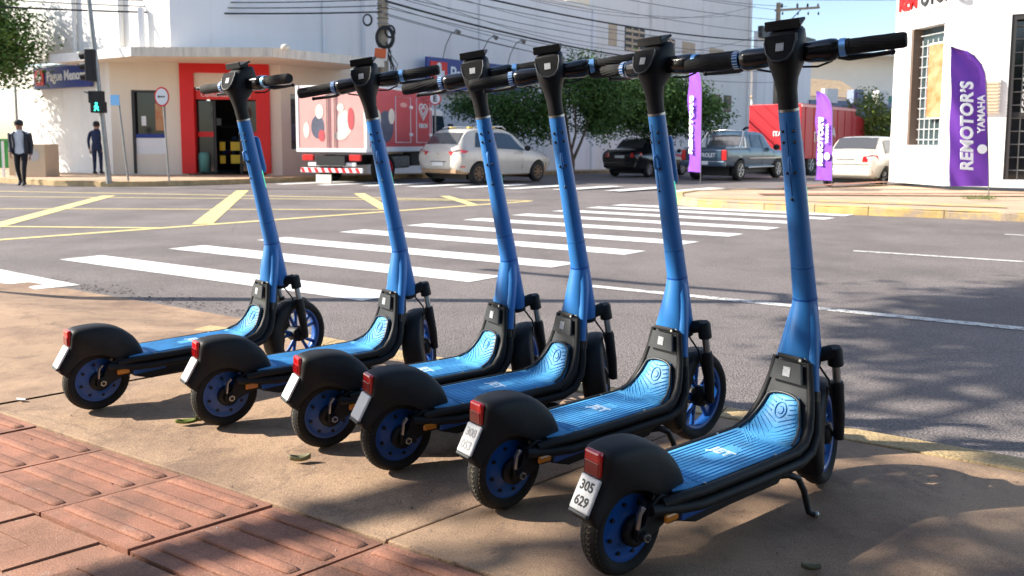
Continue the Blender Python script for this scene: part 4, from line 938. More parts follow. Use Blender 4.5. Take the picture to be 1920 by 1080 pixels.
SCOOT = [  # x, y, yaw, lean, steer, label, plate
    (-1.5436, 2.8676, .7575, .0013, 12, 'blue electric scooter farthest left, its front wheel pointing straight ahead', None),
    (-1.0095, 2.7064, .6542, -.0078, 46, 'blue electric scooter second from the left, behind the dry leaf', None),
    (-.6059, 2.5103, .5735, .0010, 47, 'blue electric scooter third from the left', None),
    (-.3500, 2.3309, .6006, .0102, 45, 'blue electric scooter fourth from the left', None),
    (-.0184, 2.0801, .6706, -.0044, 2, 'blue electric scooter fifth from the left, plate reading 308 053', ('308', '053', 'ink_grey')),
    (.2557, 1.7553, .6484, .0049, 19, 'nearest blue electric scooter with plate 305 629 and lowered kickstand', ('305', '629', 'ink'))]
proto_children = list(proto.children)
proto_sub = {c.name: list(c.children) for c in proto_children}
for i, (x, y, yaw, lean, dl, label, plate) in enumerate(SCOOT):
    if i == 0: root = proto; kids = [(c, c.name) for c in proto_children]
    else:
        root = copy_tree(proto); kids = []
        for c in proto_children:
            n = copy_tree(c, root); kids.append((n, c.name))
            for g in proto_sub[c.name]: copy_tree(g, n)
    root.matrix_world = Matrix.Translation((x, y, 0.0015)) @ Matrix.Rotation(yaw, 4, 'Z') @ Matrix.Rotation(lean, 4, 'X')
    root['label'] = label; root['group'] = 'rental scooters parked in a row'
    for o, nm in kids:
        if nm in steer_names: o.matrix_local = steer_mtx(R(dl)) @ BASES[nm]
        if nm.startswith('number_plate') and plate:
            text_obj('plate_digits', plate[0], .030, plate[2], o, Matrix.Translation((0, .016, .0085)), .0004, 'CENTER', .95, .0006)
            text_obj('plate_digits', plate[1], .030, plate[2], o, Matrix.Translation((0, -.018, .0085)), .0004, 'CENTER', .95, .0006)
# ------------------------------------------------------------------ vehicles
def bool_cut(o, cutters):
    for c in cutters:
        m = o.modifiers.new('cut', 'BOOLEAN'); m.operation = 'DIFFERENCE'; m.object = c; m.solver = 'EXACT'
    dg = bpy.context.evaluated_depsgraph_get(); dg.update()
    me = bpy.data.meshes.new_from_object(o.evaluated_get(dg)); o.modifiers.clear(); o.data = me
    for c in cutters: bpy.data.objects.remove(c)
def ctab(tab, n):
    # densify station table with Catmull-Rom
    xs = [t[0] for t in tab]; out = []
    for i in range(len(tab) - 1):
        p0, p1, p2, p3 = tab[max(i - 1, 0)], tab[i], tab[i + 1], tab[min(i + 2, len(tab) - 1)]
        m = max(1, int(round((p2[0] - p1[0]) / n)))
        for k in range(m):
            t = k / m; row = []
            for j in range(len(p1)):
                if j == 0: row.append(p1[0] + (p2[0] - p1[0]) * t); continue
                d1 = (p2[j] - p0[j]) / max(1e-6, p2[0] - p0[0]) * (p2[0] - p1[0]); d2 = (p3[j] - p1[j]) / max(1e-6, p3[0] - p1[0]) * (p2[0] - p1[0])
                if (p2[j] - p1[j]) * (p1[j] - p0[j]) <= 0: d1 = 0
                if (p3[j] - p2[j]) * (p2[j] - p1[j]) <= 0: d2 = 0
                h00 = 2 * t ** 3 - 3 * t * t + 1; h10 = t ** 3 - 2 * t * t + t; h01 = -2 * t ** 3 + 3 * t * t; h11 = t ** 3 - t * t
                row.append(h00 * p1[j] + h10 * d1 + h01 * p2[j] + h11 * d2)
            out.append(row)
    out.append(list(tab[-1])); return out
def wheel(par, x, y, r, w_, mt, nsp=7, side=-1):
    b = MB(); b.lathe([(r * .62, -w_ * .42), (r * .70, -w_ * .5), (r * .93, -w_ * .48), (r, -w_ * .36), (r, w_ * .36), (r * .93, w_ * .48), (r * .70, w_ * .5), (r * .62, w_ * .42)], 'Y', (0, 0, 0), 28)
    o = b.build('wheel', 'wheel_black', par, loc=(x, y, r))
    b = MB(); b.lathe([(.001, side * w_ * .30), (r * .16, side * w_ * .34), (r * .18, side * w_ * .22), (r * .54, side * w_ * .20), (r * .60, side * w_ * .44), (r * .645, side * w_ * .44), (r * .645, side * w_ * .1)], 'Y', (0, 0, 0), 28); b.build('rim', 'black_metal', o)
    b = MB(); b.lathe([(r * .56, side * w_ * .40), (r * .60, side * w_ * .47), (r * .64, side * w_ * .45)], 'Y', (0, 0, 0), 28)
    b.lathe([(.001, side * w_ * .43), (r * .15, side * w_ * .42), (r * .17, side * w_ * .3)], 'Y', (0, 0, 0), 14)
    for k in range(nsp):
        a = 2 * pi * k / nsp; p0 = Vector((r * .1 * cos(a), side * w_ * .38, r * .1 * sin(a))); p1 = Vector((r * .60 * cos(a), side * w_ * .42, r * .60 * sin(a))); b.tube([p0, p1], [r * .075, r * .085], 6)
    b.build('wheel_cover', mt, o); return o
class Car:
    def __init__(s, name, label, cat, pos, ang, tab, paint, wheels, wr, ww, track, rimmat, nsp=7, dust=None):
        s.root = thing(name, label, cat, pos, ang); s.tab = ctab(tab, .10)
        rings = [s.ring(*row) for row in s.tab]
        b = MB(); b.loft(rings, 0, True, True); s.body = b.build('body', [paint, dust or paint], s.root)
        cut = []
        for x in wheels:
            c = MB(); c.lathe([(.001, -1.3), (wr * 1.17, -1.3), (wr * 1.17, 1.3), (.001, 1.3)], 'Y', (x, 0, wr * 1.02), 28); cut.append(c.build('cutter', paint))
        for c in cut: c.parent = s.root
        bool_cut(s.body, cut)
        m = s.body.modifiers.new('split', 'EDGE_SPLIT'); m.split_angle = R(38)
        if dust:
            for p in s.body.data.polygons:
                p.material_index = 1 if p.center.z < .40 else 0
        for x in wheels:
            for sd in (-1, 1): wheel(s.root, x, sd * (track / 2), wr, ww, rimmat, nsp, sd)
        b = MB(); 
        for x in wheels: b.box((x, 0, wr * 1.25), (wr * 2.1, track - ww * 1.2, wr * 1.6))
        b.box(((wheels[0] + wheels[1]) / 2, 0, .32), (wheels[1] - wheels[0], track * .8, .18)); b.build('underside', 'black_metal', s.root)
    def row(s, x):
        for a, b_ in zip(s.tab, s.tab[1:]):
            if a[0] <= x <= b_[0]:
                t = (x - a[0]) / max(1e-6, b_[0] - a[0]); return [p + (q - p) * t for p, q in zip(a, b_)]
        return s.tab[-1] if x > s.tab[-1][0] else s.tab[0]
    def ring(s, x, zb, zbelt, ztop, wb, wm, wbelt, wtop):
        zm = zb + (zbelt - zb) * .55
        h = [(0, zb), (wb * .9, zb), (wb, zb + .05), (wm, zm), (wm * .995, zm + (zbelt - zm) * .6), (wbelt, zbelt), (wbelt * .5 + wtop * .5, zbelt + (ztop - .035 * min(1, (ztop - zbelt) / .2) - .004 - zbelt) * .5), (wtop, ztop - .035 * min(1, (ztop - zbelt) / .2) - .004), (wtop * .86, ztop - .006), (wtop * .45, ztop + .006), (0, ztop + .010)]
        return [(x, y, z) for y, z in h] + [(x, -y, z) for y, z in reversed(h[1:-1])]
    def side(s, x, f, sd, off=.012):
        _, zb, zbelt, ztop, wb, wm, wbelt, wtop = s.row(x)
        return (x, sd * (wbelt + (wtop - wbelt) * f + off), zbelt + (ztop - .035 - zbelt) * f + off * .3)
    def lower(s, x, z, sd, off=.006):
        _, zb, zbelt, ztop, wb, wm, wbelt, wtop = s.row(x); zm = zb + (zbelt - zb) * .55
        y = interp(z, [(zb, wb), (zb + .05, wb), (zm, wm), (zm + (zbelt - zm) * .6, wm * .995), (zbelt, wbelt)]); return (x, sd * (y + off), z)
    def side_win(s, name, pts, mt='car_glass', n=6):
        # pts: (x_bottom0,x_bottom1,x_top0,x_top1,f0,f1)
        x0, x1, t0, t1, f0, f1 = pts
        for sd in (-1, 1):
            b = MB(); b.grid(lambda u, v: s.side(x0 + (x1 - x0) * u + ((t0 + (t1 - t0) * u) - (x0 + (x1 - x0) * u)) * v, f0 + (f1 - f0) * v, sd), n, 4); b.build(name, mt, s.root)
    def top_win(s, name, xa, xb, fr, mt='rear_glass', off=.008, fr2=None):
        def fn(u, v):
            x = xa + (xb - xa) * u; r_ = s.row(x); wt = r_[7]; y = (v * 2 - 1) * wt * (fr + ((fr2 or fr) - fr) * u)
            zt = r_[3] - (.006 if abs(v * 2 - 1) > .5 else -.004); r2 = s.row(x + .02); r1 = s.row(x - .02); sl_ = (r2[3] - r1[3]) / .04; nn = Vector((-sl_, 0, 1)).normalized()
            return (x + nn.x * off, y, zt + .004 + nn.z * off)
        b = MB(); b.grid(fn, 10, 10); b.build(name, mt, s.root)
    def band(s, name, mt, x0, x1, z0, z1, sd, off=.008, n=8):
        b = MB(); b.grid(lambda u, v: s.lower(x0 + (x1 - x0) * u, z0 + (z1 - z0) * v, sd, off), n, 3); return b.build(name, mt, s.root)
    def rear_patch(s, name, mt, y0, y1, z0, z1, xo=-.012, th=.02, skew=0.0, bev=.008):
        b = MB(); b.add([(xo + xx, y, z + sk) for xx in (0, th) for (y, z, sk) in ((y0, z0, 0), (y1, z0, skew), (y1, z1, skew), (y0, z1, 0))], [(0, 1, 2, 3), (7, 6, 5, 4), (0, 4, 5, 1), (1, 5, 6, 2), (2, 6, 7, 3), (3, 7, 4, 0)]); return b.build(name, mt, s.root, bev)
def car_pos(rr_xy, ang, track, wheel_x, right=True):
    d = Vector((cos(ang), sin(ang))); rt = Vector((d.y, -d.x)); c = Vector(rr_xy) - rt * (track / 2) * (1 if right else -1) - d * wheel_x
    return (c.x, c.y, road_z(c.x, c.y) - .004)
# white hatchback
A1 = R(49)
tab = [(0.0, .50, .78, .84, .60, .74, .70, .58), (.05, .36, .88, .99, .74, .83, .77, .64), (.14, .30, .93, 1.10, .78, .855, .79, .66), (.36, .28, .95, 1.36, .80, .865, .80, .62), (.55, .25, .955, 1.475, .80, .87, .80, .60), (.9, .22, .95, 1.51, .80, .87, .805, .60), (1.6, .20, .93, 1.52, .80, .87, .81, .61), (2.2, .20, .91, 1.46, .80, .87, .81, .60), (2.75, .20, .895, 1.17, .80, .87, .80, .62), (3.05, .21, .885, .985, .80, .87, .79, .66), (3.4, .22, .85, .93, .79, .865, .76, .64), (3.75, .25, .78, .86, .74, .83, .70, .58), (3.95, .32, .66, .73, .62, .72, .58, .46), (4.0, .42, .56, .60, .48, .56, .44, .34)]
c = Car('white_hatchback', 'dusty white hatchback with roof rails stopped beside the delivery truck', 'car', car_pos((-.97, 21.43), A1, 1.48, .72), A1, tab, 'car_white', (.72, 3.24), .295, .185, 1.52, 'wheel_dust', 8, 'car_dust')
c.side_win('side_window', (.62, 1.42, .80, 1.42, .10, .86)); c.side_win('side_window', (1.50, 2.70, 1.50, 2.22, .06, .86))
c.top_win('rear_window', .13, .40, .90, 'rear_glass')
c.top_win('windscreen', 2.30, 2.95, .92, 'car_glass')
for sd in (-1, 1):
    b = MB(); b.add([(-.0, sd * .46, .80), (.10, sd * .80, .78), (.30, sd * .855, .90), (.12, sd * .80, .95), (.02, sd * .66, .93), (-.01, sd * .40, .89)], [tuple(range(6))]); b.build('tail_light', 'lamp_red', c.root, solid=.05)
    c.band('bumper_reflector', 'lamp_red', .06, .20, .47, .51, sd, .01, 3)
    b = MB(); b.tube([(.75, sd * .60, 1.52), (.9, sd * .60, 1.575), (1.9, sd * .60, 1.585), (2.05, sd * .60, 1.51)], .018, 8); b.build('roof_rail', 'chrome', c.root)
    b = MB(); b.sphere((2.62, sd * .96, .98), .11, 0, 12, 8, (.6, 1, .75)); b.build('door_mirror', 'black_plastic', c.root)
    for x in (1.35, 2.25):
        b = MB(); p = c.lower(x, .83, sd, .012); b.box(p, (.19, .025, .035)); b.build('door_handle', 'car_white', c.root, .008)
    for x in (1.46, 2.52):
        b = MB(); b.tube([c.lower(x, z, sd, .002) for z in (.36, .5, .65, .8, .92)], .004, 5); b.build('door_seam', 'black_metal', c.root)
c.rear_patch('number_plate', 'plate_white', -.22, .22, .50, .61, -.03, .03)
c.rear_patch('plate_recess', 'frame_dark', -.30, .30, .605, .63, -.008, .03)
c.rear_patch('badge', 'chrome', -.05, .05, .80, .84, -.015, .03)
b = MB(); b.box((.10, 0, .36), (.20, 1.36, .12)); b.build('lower_bumper', 'car_dust', c.root, .03)
b = MB(); b.tube([(.13, -.10, 1.12), (.15, .22, 1.10)], .010, 6); b.build('wiper', 'black_metal', c.root)
for (x, y) in ((.9, -.35), (.9, .35), (1.55, -.52)):
    b = MB(); b.box((x, y, 1.545), (.22, .10, .04)); b.build('roof_strap', 'yellow_card', c.root, .015)
# dark sedan
A2 = R(49)
tabs = [(0.0, .45, .80, .86, .58, .70, .66, .56), (.06, .34, .90, 1.0, .72, .80, .74, .62), (.25, .28, .92, 1.02, .76, .83, .76, .64), (.62, .24, .92, 1.05, .78, .84, .77, .64), (1.0, .22, .92, 1.36, .78, .84, .77, .58), (1.25, .2, .92, 1.42, .78, .84, .77, .56), (2.0, .2, .90, 1.43, .78, .84, .78, .57), (2.5, .2, .88, 1.34, .78, .84, .77, .57), (2.95, .2, .87, 1.02, .78, .84, .77, .62), (3.4, .22, .83, .90, .77, .83, .74, .62), (3.85, .26, .74, .80, .70, .78, .64, .52), (4.1, .36, .60, .66, .52, .62, .46, .36)]
def sedan(name, label, pos, ang, paint, plate=True, rim='wheel_alloy'):
    c = Car(name, label, 'car', pos, ang, tabs, paint, (.80, 3.25), .29, .175, 1.44, rim, 7)
    c.side_win('side_window', (.92, 1.72, 1.12, 1.72, .10, .86)); c.side_win('side_window', (1.80, 2.85, 1.80, 2.45, .06, .86))
    c.top_win('rear_window', .66, 1.08, .90, 'rear_glass'); c.top_win('windscreen', 2.55, 2.92, .9, 'car_glass')
    for sd in (-1, 1):
        b = MB(); b.add([(-.005, sd * .46, .74), (.05, sd * .74, .72), (.22, sd * .825, .78), (.20, sd * .80, .90), (.04, sd * .72, .93), (-.005, sd * .48, .88)], [tuple(range(6))]); b.build('tail_light', 'lamp_red', c.root, solid=.05)
        b = MB(); b.sphere((2.72, sd * .92, .96), .10, 0, 12, 8, (.6, 1, .75)); b.build('door_mirror', paint, c.root)
        for x in (1.76, 2.62):
            b = MB(); b.tube([c.lower(x, z, sd, .002) for z in (.36, .5, .65, .8, .9)], .004, 5); b.build('door_seam', 'black_metal', c.root)
        for x in (1.62, 2.4):
            b = MB(); b.box(c.lower(x, .80, sd, .012), (.17, .025, .032)); b.build('door_handle', paint, c.root, .008)
    if plate: c.rear_patch('number_plate', 'plate_white', -.2, .2, .70, .80, -.025, .03)
    else: c.rear_patch('trunk_trim', 'chrome', -.24, .24, .80, .825, -.03, .03)
    b = MB(); b.box((.07, 0, .45), (.18, 1.42, .22)); b.build('rear_bumper', paint, c.root, .05)
    b = MB(); b.box((.04, 0, .665), (.1, 1.30, .012)); b.build('trunk_seam', 'black_metal', c.root)
    return c
sedan('dark_sedan', 'black sedan parked in the shade of the trees', car_pos((4.99, 29.0), A2, 1.44, .80), A2, 'car_navy')
sedan('silver_sedan', 'pale silver sedan half hidden by the corner shop wall', car_pos((9.12, 22.7), R(47), 1.44, .80, False), R(47), 'car_silver', False)
# pickup
A3 = R(48)
tabp = [(0.0, .55, .98, 1.03, .70, .78, .76, .70), (.05, .50, 1.02, 1.06, .78, .84, .82, .76), (.3, .46, 1.03, 1.07, .80, .86, .83, .77), (1.50, .42, 1.03, 1.07, .80, .86, .83, .77), (1.58, .42, 1.03, 1.10, .80, .86, .83, .74), (1.74, .40, 1.03, 1.58, .80, .86, .83, .64), (2.1, .38, 1.03, 1.66, .80, .86, .83, .63), (2.9, .38, 1.02, 1.64, .80, .86, .83, .63), (3.2, .38, 1.01, 1.50, .80, .86, .83, .64), (3.62, .38, 1.0, 1.13, .80, .86, .82, .70), (4.2, .42, .98, 1.06, .79, .85, .80, .70), (4.75, .46, .92, .98, .76, .82, .72, .6), (4.95, .55, .80, .84, .62, .70, .58, .45)]
c = Car('pickup_truck', 'blue-grey double-cab pickup truck parked behind the purple flag', 'pickup', car_pos((7.55, 26.4), A3, 1.52, .95), A3, tabp, 'car_blue', (.95, 3.95), .35, .22, 1.54, 'wheel_alloy', 6)
c.side_win('side_window', (1.86, 2.60, 1.94, 2.60, .12, .86)); c.side_win('side_window', (2.68, 3.52, 2.68, 3.22, .08, .86))
c.top_win('rear_window', 1.60, 1.72, .86, 'rear_glass', .012); c.top_win('windscreen', 3.22, 3.60, .9, 'car_glass')
b = MB(); b.box((.80, 0, 1.078), (1.36, 1.40, .010)); b.build('cargo_bed', 'black_metal', c.root)
for sd in (-1, 1):
    b = MB(); b.box((.02, sd * .74, .86), (.12, .15, .34)); b.build('tail_light', 'lamp_red', c.root, .02)
    b = MB(); b.tube([(.05, sd * .77, 1.09), (1.55, sd * .77, 1.09)], .022, 8); b.build('bed_rail', 'chrome', c.root)
    b = MB(); b.tube([(1.52, sd * .74, 1.07), (1.50, sd * .66, 1.66), (1.50, 0, 1.70)], .030, 10); b.tube([(.95, sd * .76, 1.09), (1.48, sd * .66, 1.64)], .026, 8); b.build('roll_bar', 'chrome', c.root)
    b = MB(); b.box((2.45, sd * .87, .44), (2.0, .10, .05)); b.build('side_step', 'chrome', c.root, .015)
    c.band('side_trim', 'chrome', 1.6, 4.4, .72, .76, sd, .008, 16)
    b = MB(); b.sphere((3.42, sd * 1.0, 1.12), .13, 0, 12, 8, (.5, 1, .8)); b.build('door_mirror', 'black_plastic', c.root)
    for x in (2.64, 3.55):
        b = MB(); b.tube([c.lower(x, z, sd, .002) for z in (.5, .65, .8, .9, 1.0)], .004, 5); b.build('door_seam', 'black_metal', c.root)
b = MB(); b.box((-.03, 0, .58), (.16, 1.62, .18)); b.build('rear_bumper', 'car_blue', c.root, .03)
c.rear_patch('number_plate', 'plate_white', -.22, .22, .54, .66, -.125, .02)
b = MB(); b.box((-.008, 0, .85), (.03, 1.28, .34)); tg = b.build('tailgate', 'car_blue', c.root, .01)
text_obj('lettering', 'CHEVROLET', .19, 'text_white', c.root, frame_mtx((-.028, 0, .85), (0, -1, 0), (0, 0, 1)), .003, 'CENTER', .82, .004)
# ice-cream delivery truck
A4 = R(70)
tk = thing('delivery_truck', 'red and white refrigerated ice-cream delivery truck with pictures on the box', 'truck', (-4.90, 21.5, -.12), A4)
BL, BW, BZ0, BZ1 = 4.0, 2.2, .86, 2.66
b = MB(); b.box((BL / 2, 0, (BZ0 + BZ1) / 2), (BL, BW, BZ1 - BZ0)); b.build('cargo_box', 'white_paint', tk, .02)
for sd in (-1, 1):
    b = MB(); b.box((BL / 2 + .03, sd * (BW / 2 + .004), (BZ0 + BZ1) / 2 + .04), (BL - .22, .012, BZ1 - BZ0 - .20)); b.build('side_print', 'truck_red', tk)
    b = MB(); b.lathe([(.001, sd * (BW / 2 + .012)), (.44, sd * (BW / 2 + .012))], 'Y', (1.0, 0, 1.56), 26); b.build('side_picture', 'picture_dark', tk)
    for x0 in (1.55, 2.85):
        b = MB(); yy = sd * (BW / 2 + .02); b.tube([(x0, yy, 1.12), (x0, yy, 2.42), (x0 + .92, yy, 2.42), (x0 + .92, yy, 1.12), (x0, yy, 1.12)], .014, 6); dd = b.build('side_door_frame', 'white_paint', tk)
        for z in (1.35, 2.15):
            b = MB(); b.box((x0 + .92, sd * (BW / 2 + .035), z), (.16, .05, .09)); b.build('hinge', 'white_paint', dd, .01)
    b = MB(); b.box((BL / 2, sd * (BW / 2 + .016), BZ0 + .05), (BL, .03, .10)); b.build('side_skirt', 'white_paint', tk)
# heart emblem and name on the visible side
b = MB(); yy = -(BW / 2 + .022)
def heart(s_, n=28): return [(3.30 + s_ * (16 * sin(2 * pi * k / n) ** 3) / 16, yy, 2.08 + s_ * (13 * cos(2 * pi * k / n) - 5 * cos(4 * pi * k / n) - 2 * cos(6 * pi * k / n) - cos(8 * pi * k / n)) / 16) for k in range(n + 1)]
b.tube(heart(.27), .024, 6); b.tube(heart(.14), .022, 6); b.build('heart_emblem', 'white_paint', tk)
text_obj('lettering', 'KIBON', .19, 'white_paint', tk, frame_mtx((3.30, yy, 1.62), (1, 0, 0), (0, 0, 1)), .004, 'CENTER', 1, .005)
for k in range(2):
    b = MB(); b.box((-.012, (k - .5) * (BW / 2), (BZ0 + BZ1) / 2 + .02), (.03, BW / 2 - .03, BZ1 - BZ0 - .16)); rd = b.build('rear_door', 'truck_pink', tk, .008)
    b = MB(); b.lathe([(.001, -.03), (.24 - .03 * k, -.03)], 'X', (0, (k - .5) * .84, 1.62 - .06 * k), 22); o = b.build('door_picture', 'picture_dark' if k == 1 else 'picture_cream', rd); o.data.transform(Matrix.Translation((0, 0, 1.62)) @ Matrix.Diagonal((1, 1, 1.5, 1)) @ Matrix.Translation((0, 0, -1.62)))
    b = MB(); b.tube([(-.05, (k - .5) * .24, BZ0 + .12), (-.05, (k - .5) * .24, BZ1 - .1)], .014, 6); b.build('locking_bar', 'galv', rd)
for (y, z, ry, rz, mt) in ((.36, 1.95, .13, .20, 'picture_cream'), (.30, 1.30, .10, .16, 'truck_red'), (-.30, 1.30, .20, .12, 'picture_cream'), (-.62, 1.75, .10, .30, 'truck_red'), (-.30, 2.05, .11, .11, 'picture_cream'), (.78, 1.45, .10, .22, 'picture_cream')):
    b = MB(); b.add([(-.034, y + ry * cos(2 * pi * k / 18), z + rz * sin(2 * pi * k / 18)) for k in range(18)], [tuple(range(18))]); b.build('printed_picture', mt, tk)
for (x, z, rx, rz, mt) in ((.55, 1.75, .16, .26, 'picture_cream'), (1.32, 1.85, .18, .22, 'picture_cream'), (.62, 1.3, .10, .2, 'truck_pink'), (2.05, 2.2, .22, .07, 'truck_pink')):
    b = MB(); b.add([(x + rx * cos(2 * pi * k / 18), -(BW / 2 + .016), z + rz * sin(2 * pi * k / 18)) for k in range(18)], [tuple(range(18))]); b.build('printed_picture', mt, tk)
for sd in (-1, 1):
    b = MB(); b.box((-.01, sd * (BW / 2 - .03), (BZ0 + BZ1) / 2), (.06, .09, BZ1 - BZ0)); b.build('corner_post', 'white_paint', tk, .01)
    b = MB(); b.box((-.02, sd * .74, .70), (.08, .36, .17)); b.build('tail_light', 'lamp_red', tk, .02)
b = MB(); b.box((-.02, 0, BZ0 + .04), (.07, BW, .10)); b.build('rear_sill', 'white_paint', tk, .01)
b = MB(); b.box((.0, 0, .52), (.06, 1.5, .10)); b.build('rear_beam', 'white_paint', tk, .01)
b = MB(); b.box((-.03, 0, .36), (.06, 1.95, .13)); bp_ = b.build('striped_bumper', 'white_paint', tk, .01)
for k in range(9):
    b = MB(); y = -.90 + k * .215; b.add([(-.064, y, .298), (-.064, y + .10, .298), (-.064, y + .16, .422), (-.064, y + .06, .422)], [(0, 1, 2, 3)]); b.build('red_stripe', 'red_paint', bp_)
b = MB(); b.box((-.04, .25, .12), (.03, .48, .24)); b.build('mud_flap', 'picture_cream', tk)
b = MB(); b.box((BL / 2 + .6, 0, .62), (BL + 1.4, .9, .26)); b.build('chassis', 'black_metal', tk)
b = MB(); b.box((2.2, -.80, .55), (1.0, .35, .36)); b.build('side_tank', 'galv', tk, .05)
b = MB(); b.box((3.1, -.84, .62), (.7, .30, .40)); b.build('battery_case', 'frame_dark', tk, .03)
for x in (1.25, 4.45):
    for sd in (-1, 1): wheel(tk, x, sd * .86, .38, .26 if x > 2 else .40, 'red_paint' if x < 2 else 'wheel_alloy', 6, sd)
cabp = [(0, .5), (1.55, .5), (1.62, .95), (1.45, 1.25), (1.02, 2.10), (.85, 2.18), (0, 2.18)]
b = MB(); b.prism([(BL + .12 + x, z) for x, z in cabp], -.93, .93, 'XZ'); b.build('cab', 'white_paint', tk, .06)
for sd in (-1, 1):
    b = MB(); b.prism([(BL + .12 + x, z) for x, z in ((.16, 1.30), (1.25, 1.30), (.98, 1.98), (.16, 1.98))], sd * .93, sd * .945, 'XZ'); b.build('cab_window', 'car_glass', tk)
    b = MB(); b.box((BL + 1.35, sd * 1.10, 1.55), (.10, .18, .36)); b.build('cab_mirror', 'black_plastic', tk, .02)
# red beer truck
A5 = R(48)
bt = thing('beer_truck', 'red beer delivery truck parked far down the cross street', 'truck', (11.1, 33.6, road_z(11.1, 33.6)), A5)
b = MB(); b.box((3.2, 0, 1.86), (6.4, 2.3, 2.3)); b.build('cargo_box', 'beer_red', bt, .03)
for k in range(7):
    b = MB(); b.box((.45 + k * .92, -1.16, 1.86), (.05, .03, 2.2)); b.build('shutter_post', 'beer_red', bt)
b = MB(); b.box((3.2, -1.155, 2.92), (6.4, .05, .10)); b.build('top_rail', 'truck_pink', bt)
b = MB(); b.box((3.2, 0, .62), (6.2, 1.0, .3)); b.build('chassis', 'black_metal', bt)
b = MB(); b.box((-.03, 0, .50), (.08, 2.2, .14)); b.build('rear_bumper', 'frame_dark', bt)
text_obj('lettering', 'ITAIPAVA', .62, 'white_paint', bt, frame_mtx((2.6, -1.18, 1.72), (1, 0, .10), (0, 0, 1)), .004, 'CENTER', .95, .01)
text_obj('lettering', 'ITAIPAVA', .27, 'white_paint', bt, frame_mtx((-.02, -.50, 1.75), (0, -1, 0), (0, 0, 1)), .004, 'CENTER', .95, .01)
for x in (1.4, 6.6):
    for sd in (-1, 1): wheel(bt, x, sd * .95, .48, .3, 'wheel_alloy', 6, sd)
b = MB(); b.prism([(6.6, .5), (8.2, .5), (8.25, 1.6), (8.0, 2.6), (6.6, 2.7)], -1.1, 1.1, 'XZ'); b.build('cab', 'beer_red', bt, .06)

# ------------------------------------------------------------------ poles, wires, signals, signs
def utility_pole(x, y, h, label, r0=.16, r1=.11):
    z0 = road_z(x, y) + .1; o = thing('utility_pole', label, 'pole', (x, y, z0)); b = MB(); b.tube([(0, 0, -.2), (0, 0, h * .5), (0, 0, h)], [r0, (r0 + r1) / 2, r1], 12); b.build('pole', 'conc_pole', o); return o
P1 = (-4.22, 26.1); P2 = (15.55, 47.0)
up = utility_pole(*P1, 9.5, 'brown concrete utility pole with cable coils and orange box behind the truck', .19, .14)
def coil(par, c, r, th_, axis, n=3):
    for k in range(n):
        pts = []; rr_ = r * (1 - .08 * k)
        for j in range(25):
            a = 2 * pi * j / 24; u_, v_ = rr_ * cos(a), rr_ * 1.25 * sin(a)
            pts.append((c[0] + u_, c[1] - .02 * k, c[2] + v_) if axis == 'Y' else (c[0] - .02 * k, c[1] + u_, c[2] + v_))
        MB().tube(pts, th_, 6).build('cable_coil', 'cable', par)
coil(up, (-.48, -.1, 5.0), .15, .016, 'Y'); coil(up, (.10, -.22, 4.42), .30, .022, 'Y', 4); coil(up, (.26, -.2, 4.62), .16, .02, 'Y', 3)
b = MB(); b.box((-.05, -.24, 3.92), (.36, .16, .30), 0, Matrix.Rotation(R(6), 3, 'Y')); b.build('orange_box', 'orange_box', up, .01)
b = MB(); b.box((-.05, -.20, 3.90), (.44, .10, .40), 0, Matrix.Rotation(R(6), 3, 'Y')); b.build('box_backing', 'white_paint', up, .01)
b = MB(); b.box((-.22, -.2, 3.35), (.14, .14, .42)); b.build('blue_box', 'blue_box', up, .02)
for k in range(9):
    b = MB(); rr = random.Random(k); pts = [(.12, -.16, 4.3), (.16 + rr.uniform(0, .12), -.2, 3.9 + rr.uniform(-.1, .1)), (.25 + rr.uniform(0, .3), -.2, 3.4 + rr.uniform(-.2, .2)), (.28 + rr.uniform(-.1, .25), -.2, 3.15 + rr.uniform(-.1, .2)), (.12, -.17, 3.25)]; b.tube(pts, .014, 5); b.build('hanging_cable', 'cable', up)
for k in range(10):
    b = MB(); z = 4.9 + k * .16; b.lathe([(.175, -.02), (.205, 0), (.175, .02)], 'Z', (0, 0, z), 12); b.build('pole_band', 'cable_grey' if k % 2 else 'galv', up)
up2 = utility_pole(*P2, 9.6, 'distant utility pole with crossarm and insulators against the sky', .17, .13)
b = MB(); b.box((1.1, 0, 9.25), (2.6, .12, .12), 0, Matrix.Rotation(R(-4), 3, 'Y')); b.build('crossarm', 'conc_pole', up2); b = MB(); b.tube([(.05, 0, 7.9), (1.3, 0, 9.2)], .03, 6); b.build('crossarm_brace', 'blue_box', up2)
for x in (.2, 1.1, 1.7, 2.3):
    b = MB(); b.lathe([(.02, 0), (.07, .05), (.05, .12), (.07, .18), (.02, .28)], 'Z', (x, 0, 9.3), 10); b.build('insulator', 'frame_dark', up2)
    b = MB(); b.lathe([(.02, 0), (.06, .08), (.02, .2)], 'Z', (x + .05, 0, 8.9), 10); b.build('insulator', 'frame_dark', up2)
b = MB(); b.box((.3, -.2, 3.6), (.4, .3, .8)); b.build('meter_box', 'galv', up2, .02); coil(up2, (-1.6, 0, 1.9), .38, .03, 'Y')
def wire(p, q, sag, r, n=18, mt='cable'):
    pts = []
    for k in range(n + 1):
        t = k / n; v = Vector(p).lerp(Vector(q), t); v.z -= sag * 4 * t * (1 - t); pts.append(v)
    b = MB(); b.tube(pts, r, 5, 0, False); o = b.build('overhead_wire', mt); return o
WL = 'thin black overhead cable strung between the street poles'
rr = random.Random(21)
hts = [(5.05, 4.6), (5.25, 5.2), (5.45, 5.6), (5.7, 6.3), (6.0, 6.6), (6.3, 7.0), (6.7, 7.4), (7.2, 8.2), (7.6, 8.8), (8.3, 9.0)]
